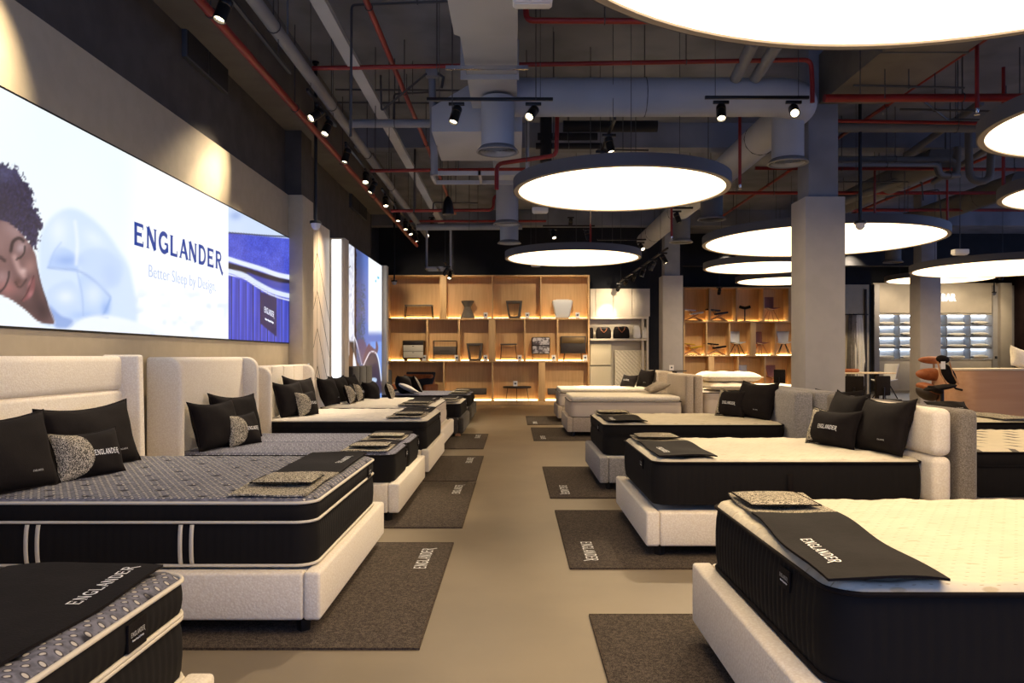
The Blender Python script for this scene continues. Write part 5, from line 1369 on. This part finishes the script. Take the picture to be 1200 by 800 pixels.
# ---- chairs on the right shelving
ZA, ZB, ZC = 376, 416, 457
def kneeler(x, y, pad, lab, dx=1):
    t = it('kneeling_chair', lab, 'kneeling chair', x, y, YR, 'kneeling chairs on the right shelves', .28)
    def slab(nm, c, L, th, ang, m, w=.32):
        b = MB().box(-L/2,L/2,-w/2,w/2,-th/2,th/2).xf(Matrix.Translation(c) @ Matrix.Rotation(ang,4,'Y')); b.build(nm, m, t, bevel=min(th*.45,.03), seg=3)
    slab('seat', (-.17,0,.42), .52, .05, .10, pad); slab('knee_pad', (.14,0,.30), .48, .07, -.14, pad)
    for s in (-.13,.13):
        MB().tube([(-.30,s,.03),(-.05,s,.14),(.18,s,.27)], .02, 8).build('runner_arm', 'wood_leg', t); MB().tube([(.30,s,.03),(.08,s,.14),(-.16,s,.40)], .02, 8).build('runner_arm', 'wood_leg', t)
        MB().tube([(-.34,s,.02),(.34,s,.02)], .018, 8).build('floor_runner', 'wood_leg', t)
kneeler(814, ZA, 'pad_white', 'white padded kneeling chair on the top row'); kneeler(843, ZA, 'pad_navy', 'navy padded kneeling chair on the top row')
kneeler(813, ZB, 'pad_yellow', 'yellow padded kneeling chair on the middle row'); kneeler(841, ZB, 'cloth_black', 'black padded kneeling chair on the middle row')
t = it('saddle_stool', 'black T shaped saddle stool on the top row', 'stool', 875.5, ZA, YR, None, .28)
MB().lathe([(.2,0),(.2,.015),(.03,.03),(.02,.05)], n=24).build('base', 'black_metal', t); MB().tube([(0,0,.03),(0,0,.52)], .025, 10).build('column', 'black_metal', t)
MB().tube([(-.2,0,.55),(-.1,0,.52),(0,0,.50),(.1,0,.52),(.2,0,.55)], .055, 12).build('seat', 'cloth_black', t)
def shellchair(p, shell, legm, lab, rz=0, grp='shell chairs', sc=1.0):
    t = thing('shell_chair', lab, 'chair', tuple(p), rz, grp)
    def f(u, v):   # v: 0 front of seat .. 1 top of back ; u across
        a = 2*u-1
        if v < .45:
            k = v/.45; y = -.22+.40*k; z = .44-.03*math.sin(k*PI); w = .24
        else:
            k = (v-.45)/.55; y = .18+.10*k; z = .44+.44*k; w = .24-.03*k*0+.0
            w = .17+.05*k
        z += .07*a*a*(1-abs(v-.3)) if v < .45 else 0
        return (a*w*sc, (y-(.05*a*a if v > .45 else 0))*sc, z*sc)
    MB().grid(f, 10, 16).build('shell', shell, t, solid=.02, sharp=80)
    for sx in (-1,1):
        for sy in (-1,1): MB().tube([(sx*.05*sc,sy*.05*sc,.42*sc),(sx*.21*sc,sy*.2*sc,0)], .014*sc, 8).build('leg', legm, t)
    MB().box(-.08*sc,.08*sc,-.08*sc,.08*sc,.40*sc,.43*sc).build('underframe', legm, t)
    return t
def sc_at(x, y, *a, **k): return shellchair((xc(x,YR), YR+.2, zc(y,YR)), *a, **k)
sc_at(905.5, ZA, 'shell_pink', 'wood_leg', 'dusty pink shell chair on the top row', rz=.15, sc=1.05)
sc_at(865.5, ZB, 'shell_white', 'black_metal', 'white shell chair with black legs, middle row, left one', rz=.2, sc=1.02)
sc_at(893, ZB, 'shell_pink', 'wood_leg', 'dusty pink shell chair on the middle row', rz=.3, sc=1.0)
sc_at(920.5, ZB, 'shell_white', 'black_metal', 'white shell chair with black legs, middle row, beside the column', rz=-.2, sc=1.02)
sc_at(876, ZC, 'shell_white', 'black_metal', 'grey white shell chair in the bottom row', rz=.4, sc=1.05)
sc_at(910, ZC, 'shell_pink', 'wood_leg', 'dusty pink shell chair in the bottom row', rz=.4, sc=1.05)
# office chair before it
def office(p, lab, rz=0, m='cloth_black'):
    t = thing('office_chair', lab, 'chair', p, rz, 'black office chairs')
    MB().box(-.22,.22,-.22,.22,.46,.53).build('seat', m, t, bevel=.03, seg=3)
    MB().box(-.19,.19,.20,.25,.62,1.05).build('backrest', m, t, bevel=.03, seg=3)
    MB().tube([(0,.05,.45),(0,.24,.5),(0,.26,.8)], .02, 8).build('back_arm', 'black_metal', t); MB().tube([(0,0,.1),(0,0,.46)], .025, 10).build('gas_column', 'black_metal', t)
    for k in range(5):
        a = k*2*PI/5; MB().tube([(0,0,.11),(.28*math.cos(a),.28*math.sin(a),.07)], .02, 8).build('leg', 'black_metal', t); MB().lathe([(.028,-.012),(.028,.012)], (.28*math.cos(a),.28*math.sin(a),.03), 12, axis='x').build('caster', 'black_metal', kids(t)[-1])
    return t
office((xc(917,24.5),24.5,.0), 'black office chair before the right wood shelves', 2.4)
# table group right of the near column
t = thing('desk', 'light wood desk with black underframe right of the near column', 'desk', (xc(1012,17.5),17.5,0))
MB().box(-.75,.55,-.4,.4,1.08,1.11).build('tabletop', 'wood_panel', t, bevel=.005)
for x in (-.5,.3): MB().box(x-.04,x+.04,-.04,.04,.05,1.08).build('leg', 'black_metal', t, bevel=.005); MB().box(x-.05,x+.05,-.35,.35,0,.05).build('foot', 'black_metal', t, bevel=.01)
shellchair((xc(1037,19.5),19.5,.40), 'shell_white', 'black_metal', 'white shell chair behind the light wood desk', rz=-1.2, grp='chairs at the wood desk', sc=1.0)
t = thing('chair_plinth', 'black pedestal under the white shell chair', 'pedestal', (xc(1037,19.5),19.5,0)); MB().box(-.3,.3,-.3,.3,0,.4).build('block', 'black_metal', t, bevel=.03)
MB().box(-.31,.31,-.31,.31,0,.03).build('base', 'black_metal', t)
office((xc(1003,16.8),16.8,0), 'black office chair drawn up to the wood desk, left one', 2.6); office((xc(1026,16.9),16.9,0), 'black office chair drawn up to the wood desk, right one', 3.4)
o = MB().box(-.17,.17,-.11,.11,0,.08).build('leather_pouch', 'tan_leather', None, bevel=.03, seg=3); o.location = (xc(994,17.5),17.4,1.112); tag(o, 'small tan pouch on the light wood desk', 'pouch')
# orange ergonomic armchair
t = thing('ergonomic_chair', 'tan leather ergonomic chair with round cushions, right of centre', 'chair', (xc(1096,15.0),15.0,0))
def pad(nm, c, s, m, rx=0, ry=0, parent=None):
    bm = MB(); prof = [(math.sin(a*PI/12), -math.cos(a*PI/12)) for a in range(13)]
    bm.lathe([(max(.001,r_),z_) for r_,z_ in prof], n=28, cap=False)
    bm.xf(Matrix.Translation(c) @ Matrix.Rotation(ry,4,'Y') @ Matrix.Rotation(rx,4,'X') @ Matrix.Diagonal((*s,1))); return bm.build(nm, m, parent or t, sharp=80)
pad('headrest', (-.02,.05,1.40), (.29,.08,.075), 'tan_leather', 0, .03)
pad('backrest', (-.02,.05,1.12), (.34,.10,.125), 'tan_leather', .1, .05)
pad('seat', (-.14,-.02,.84), (.24,.24,.10), 'tan_leather', 0, .4)
pad('seat_shell', (-.16,.0,.76), (.22,.20,.14), 'dark_brown', 0, .5)
MB().tube([(.0,.0,.05),(0,.0,.80)], .03, 12).build('gas_column', 'chrome', t)
MB().tube([(.04,.12,1.36),(.06,.16,1.1),(.0,.12,.82)], .02, 8).build('spine', 'wood_leg', t)
for k in range(5):
    a = k*2*PI/5+.3; MB().tube([(0,0,.1),(.32*math.cos(a),.32*math.sin(a),.05)], .025, 8).build('leg', 'wood_leg', t)
t = thing('ergonomic_chair', 'black ergonomic chair with wooden arms before the tan one', 'chair', (xc(1101,14.2),14.2,0))
pad('headrest', (.06,0,1.42), (.125,.06,.075), 'cloth_black', 0, .15); pad('backrest', (.17,0,1.14), (.11,.05,.22), 'cloth_black', 0, -.55)
pad('seat', (-.02,-.05,.90), (.30,.2,.05), 'cloth_black', 0, -.15); pad('knee_rest', (-.12,-.08,.86), (.14,.16,.05), 'cloth_black', 0, .5)
for s, nm in ((-.05,'arm'),(.17,'arm')): MB().tube([(s,-.02,1.38),(s+.05,-.04,1.15),(s+.16,-.04,.96)], .014, 8).build(nm, 'wood_leg', t)
MB().tube([(.05,0,.05),(.05,0,.88)], .03, 12).build('gas_column', 'black_metal', t); MB().box(-.005+.0,.075,-.062,-.058,1.24,1.38).build('price_tag', 'paper', t)
MB().tube([(.18,0,1.0),(.30,0,.88),(.42,0,.85)], .02, 8).build('rear_bar', 'black_metal', t)
for k in range(5):
    a = k*2*PI/5+.1; MB().tube([(.05,0,.1),(.05+.32*math.cos(a),.32*math.sin(a),.05)], .025, 8).build('leg', 'black_metal', t)
# reception counter, pillow on it
t = thing('reception_counter', 'curved light wood reception counter at the right edge', 'counter', (xc(1126,14.2),14.2,0))
mb = MB(); q = [(0,1.0),(0,.35)]+[(.35-.35*math.cos(a*PI/12),.35-.35*math.sin(a*PI/12)) for a in range(1,7)]+[(3.6,0),(3.6,1.0)]
mb.rings([[(x,y,0) for x,y in q],[(x,y,1.21) for x,y in q]]); mb.build('curved_front', 'wood_counter', t, sharp=40)
mb = MB(); q2 = [(x*1.004-.01,y-.012 if y < .9 else y+.01) for x,y in q]; mb.rings([[(x,y,1.211) for x,y in q2],[(x,y,1.245) for x,y in q2]]); mb.build('countertop', 'cream_lam', t, bevel=.004)
pillow('pillow', 'cream pillow standing on the counter at the right edge', (xc(1196,14.6),14.6,1.25), .3, .3, .45, .42, .1, mat='quilt_puff', kind='none', roll=.3)
# ---- pillow wall
YP = 33.0
t = thing('pillow_display', 'cream wall with cool lit pillow niches and a lit sign', 'wall unit', (0,0,0))
xs = [1026.5,1054.2,1081.8,1109.5,1137,1164.6]; ys = [367.5,380.8,394,407.3,420.5]
Xn = [xc(a,YP) for a in xs]; Zn = [zc(a,YP) for a in ys]; XA, XB = xc(1023.5,YP), xc(1167,YP)
MB().box(XA,XB,YP,YP+.5,Zn[0]+.03,4.62).build('upper_fascia', 'cream_lam', t, bevel=.005)
for k in range(5):
    MB().box(Xn[k]+.005,Xn[k+1]-.005,YP+.02,YP+.5,0.06,Zn[4]-.05).build('lower_door', 'cream_lam', t, bevel=.005)
MB().box(XA,XB,YP+.01,YP+.5,0,.06).build('plinth', 'cream_lam', t)
MB().box(XA,XB,YP+.46,YP+.5,Zn[4]-.04,Zn[0]+.03).build('back_panel', 'white_lam', t)
for z in Zn: MB().box(XA,XB,YP-.005,YP+.46,z-.04,z).build('shelf_board', 'pipe_grey' if z not in (Zn[0],Zn[4]) else 'cream_lam', t)
for x in Xn: MB().box(x-.02,x+.02,YP,YP+.46,Zn[4],Zn[0]).build('divider', 'pipe_grey', t)
for k in range(5):
    for j in range(4): MB().box(Xn[k]+.05,Xn[k+1]-.05,YP+.40,YP+.45,Zn[j]-.075,Zn[j]-.045).build('led_strip', 'led_cool', t)
flat_text('sign_lettering', 'PILLOW BAR', .42, 'sign_white', t, basis((xc(1119.5,YP),YP-.012,zc(352.3,YP)), (1,0,0), (0,0,1)) @ Matrix.Diagonal((.745,1,1,1)), 'RIGHT', .01, .012, 1.08)
rw = ('top','second','third','bottom'); cl = ('first','second','third','fourth','fifth')
def shelf_pillow(k, j):
    t = thing('display_pillow', 'white pillow in the pillow wall, '+rw[j]+' row, '+cl[k]+' niche from the left', 'pillow', (Xn[k]+.5,YP+.2,Zn[j+1]+.002), 0, 'white pillows in the pillow wall')
    fat = k in (2,4) or (k == 1 and j == 1); L = .66+.06*((k*3+j) % 3); h = .15 if not fat else .19; e = .5 if fat else .22
    def f(s): return lambda u, v: (L/2*(2*u-1), .2*(2*v-1), h/2+s*h/2*max(0,(1-(2*u-1)**2)*(1-(2*v-1)**2))**e)
    mb = MB(); mb.grid(f(1), 12, 8); mb.grid(f(-1), 12, 8); mb.build('pillow_cover', 'cloth_white', t, sharp=80)
    MB().box(-L/2-.01,-L/2+.02,-.16,.1,h*.3,h*.62).build('care_tag', 'pipe_grey', t)
for k in range(5):
    for j in range(4): shelf_pillow(k, j)
struct('trim_10', MB().box(XB+.02,XB+.5,YP-.3,YP+.5,0,4.6), 'cream_lam'); struct('trim_11', MB().box(xc(1017,YP),xc(1023,YP),YP-.6,YP+.5,0,4.5), 'column_grey')
# hanging fabric samples on a rail
t = thing('fabric_rail', 'dark rail holding hanging cloths in the recess', 'rail', (xc(1005,29),29.0,0))
MB().tube([(-.5,0,3.05),(.4,0,3.05)], .02, 8).build('rail_bar', 'black_metal', t); MB().tube([(.3,0,0),(.3,0,4.0)], .05, 8).build('post', 'dark_brown', t); MB().tube([(-.5,0,0),(-.5,0,3.05)], .02, 8).build('post', 'black_metal', t)
for k, (x, w, m, lab) in enumerate(((996,.16,'stone_grey','grey brown cloth hanging in the recess, leftmost'),(1000.5,.18,'linen_grey','beige cloth hanging in the recess, middle'),(1006.5,.26,'quilt_puff','cream cloth hanging in the recess, widest'))):
    t = thing('hanging_cloth', lab, 'cloth', (xc(x,29),28.96,0), 0, 'cloths hanging in the recess')
    MB().grid(lambda u, v: ((2*u-1)*w*(.35+.65*(1-v)**.6), .05*math.sin(u*22)*(1.1-v), .35+2.68*v), 24, 14).build('draped_cloth', m, t, solid=.006, sharp=80); MB().tube([(0,0,3.0),(0,.04,3.08)], .01, 6).build('hook', 'black_metal', t)
struct('wall_recess', MB().box(12.3,13.4,29.03,29.1,0,4.18), 'wall_beige')
# ---- far left corner: armchair with navy throw and a nightstand
t = thing('armchair', 'tan leather armchair with navy throw at the far left', 'armchair', (xc(485,20.8),20.8,0), -.3)
MB().box(-.45,.45,-.4,.35,.25,.52).build('seat', 'tan_leather', t, bevel=.06, seg=3); MB().box(-.45,.45,.25,.45,.3,.98).build('backrest', 'tan_leather', t, bevel=.07, seg=3)
for s in (-1,1): MB().box(s*.42,s*.56,-.4,.4,.25,.72).build('armrest', 'tan_leather', t, bevel=.05, seg=3)
for sx in (-.4,.4):
    for sy in (-.32,.32): MB().tube([(sx,sy,0),(sx,sy,.27)], .02, 8).build('leg', 'dark_brown', t)
t2 = thing('throw_blanket', 'navy throw heaped over the tan armchair', 'blanket', (xc(485,20.8),20.8,0), -.3)
MB().grid(lambda u, v: (-.40+.85*u+.02*math.sin(v*9), -.38+.78*v, .56+.44*max(0,v-.62)/.38*1.0+.05*math.sin(u*7+v*3)*math.sin(v*PI)+(.0 if v < .62 else .03)), 20, 20).build('draped_cloth', 'navy_cloth', t2, solid=.05, sharp=80)
MB().tube([(-.4,-.40,.55),(.45,-.40,.56)], .03, 8).build('hem', 'navy_cloth', t2)
t = thing('bedside_table', 'small brown bedside table between the two dark beds', 'bedside table', (-2.65,16.45,0))
MB().box(-.25,.25,-.22,.22,.35,.56).build('body', 'dark_brown', t, bevel=.008); MB().box(.245,.262,-.2,.2,.38,.54).build('drawer', 'gold_brown', t, bevel=.003); MB().box(-.26,.27,-.23,.23,.56,.58).build('tabletop', 'dark_brown', t, bevel=.004)
for sx in (-.2,.2):
    for sy in (-.18,.18): MB().tube([(sx,sy,0),(sx,sy,.36)], .015, 8).build('leg', 'black_metal', t)
# ------------------------------------------------------------------ daylight from the shop window behind, camera, world
w = bpy.data.worlds.new('World'); SC.world = w; w.use_nodes = True
w.node_tree.nodes['Background'].inputs[0].default_value = (.32,.48,1,1); w.node_tree.nodes['Background'].inputs[1].default_value = 1.8
cam = bpy.data.cameras.new('Camera'); co = bpy.data.objects.new('Camera', cam); COL.objects.link(co); SC.camera = co
co.location = (0,0,CAMZ); co.rotation_euler = (PI/2,0,0); cam.sensor_width = 36; cam.lens = 27; cam.shift_x = -.0025; cam.shift_y = .0142; cam.clip_start = .05; cam.clip_end = 200
SC.view_settings.view_transform = 'Standard'; SC.view_settings.look = 'None'; SC.view_settings.gamma = 1; SC.view_settings.exposure = .3; SC.view_settings.use_curve_mapping = False
SC.cycles.use_denoising = True; SC.cycles.max_bounces = 7; SC.cycles.diffuse_bounces = 4; SC.cycles.sample_clamp_indirect = 6
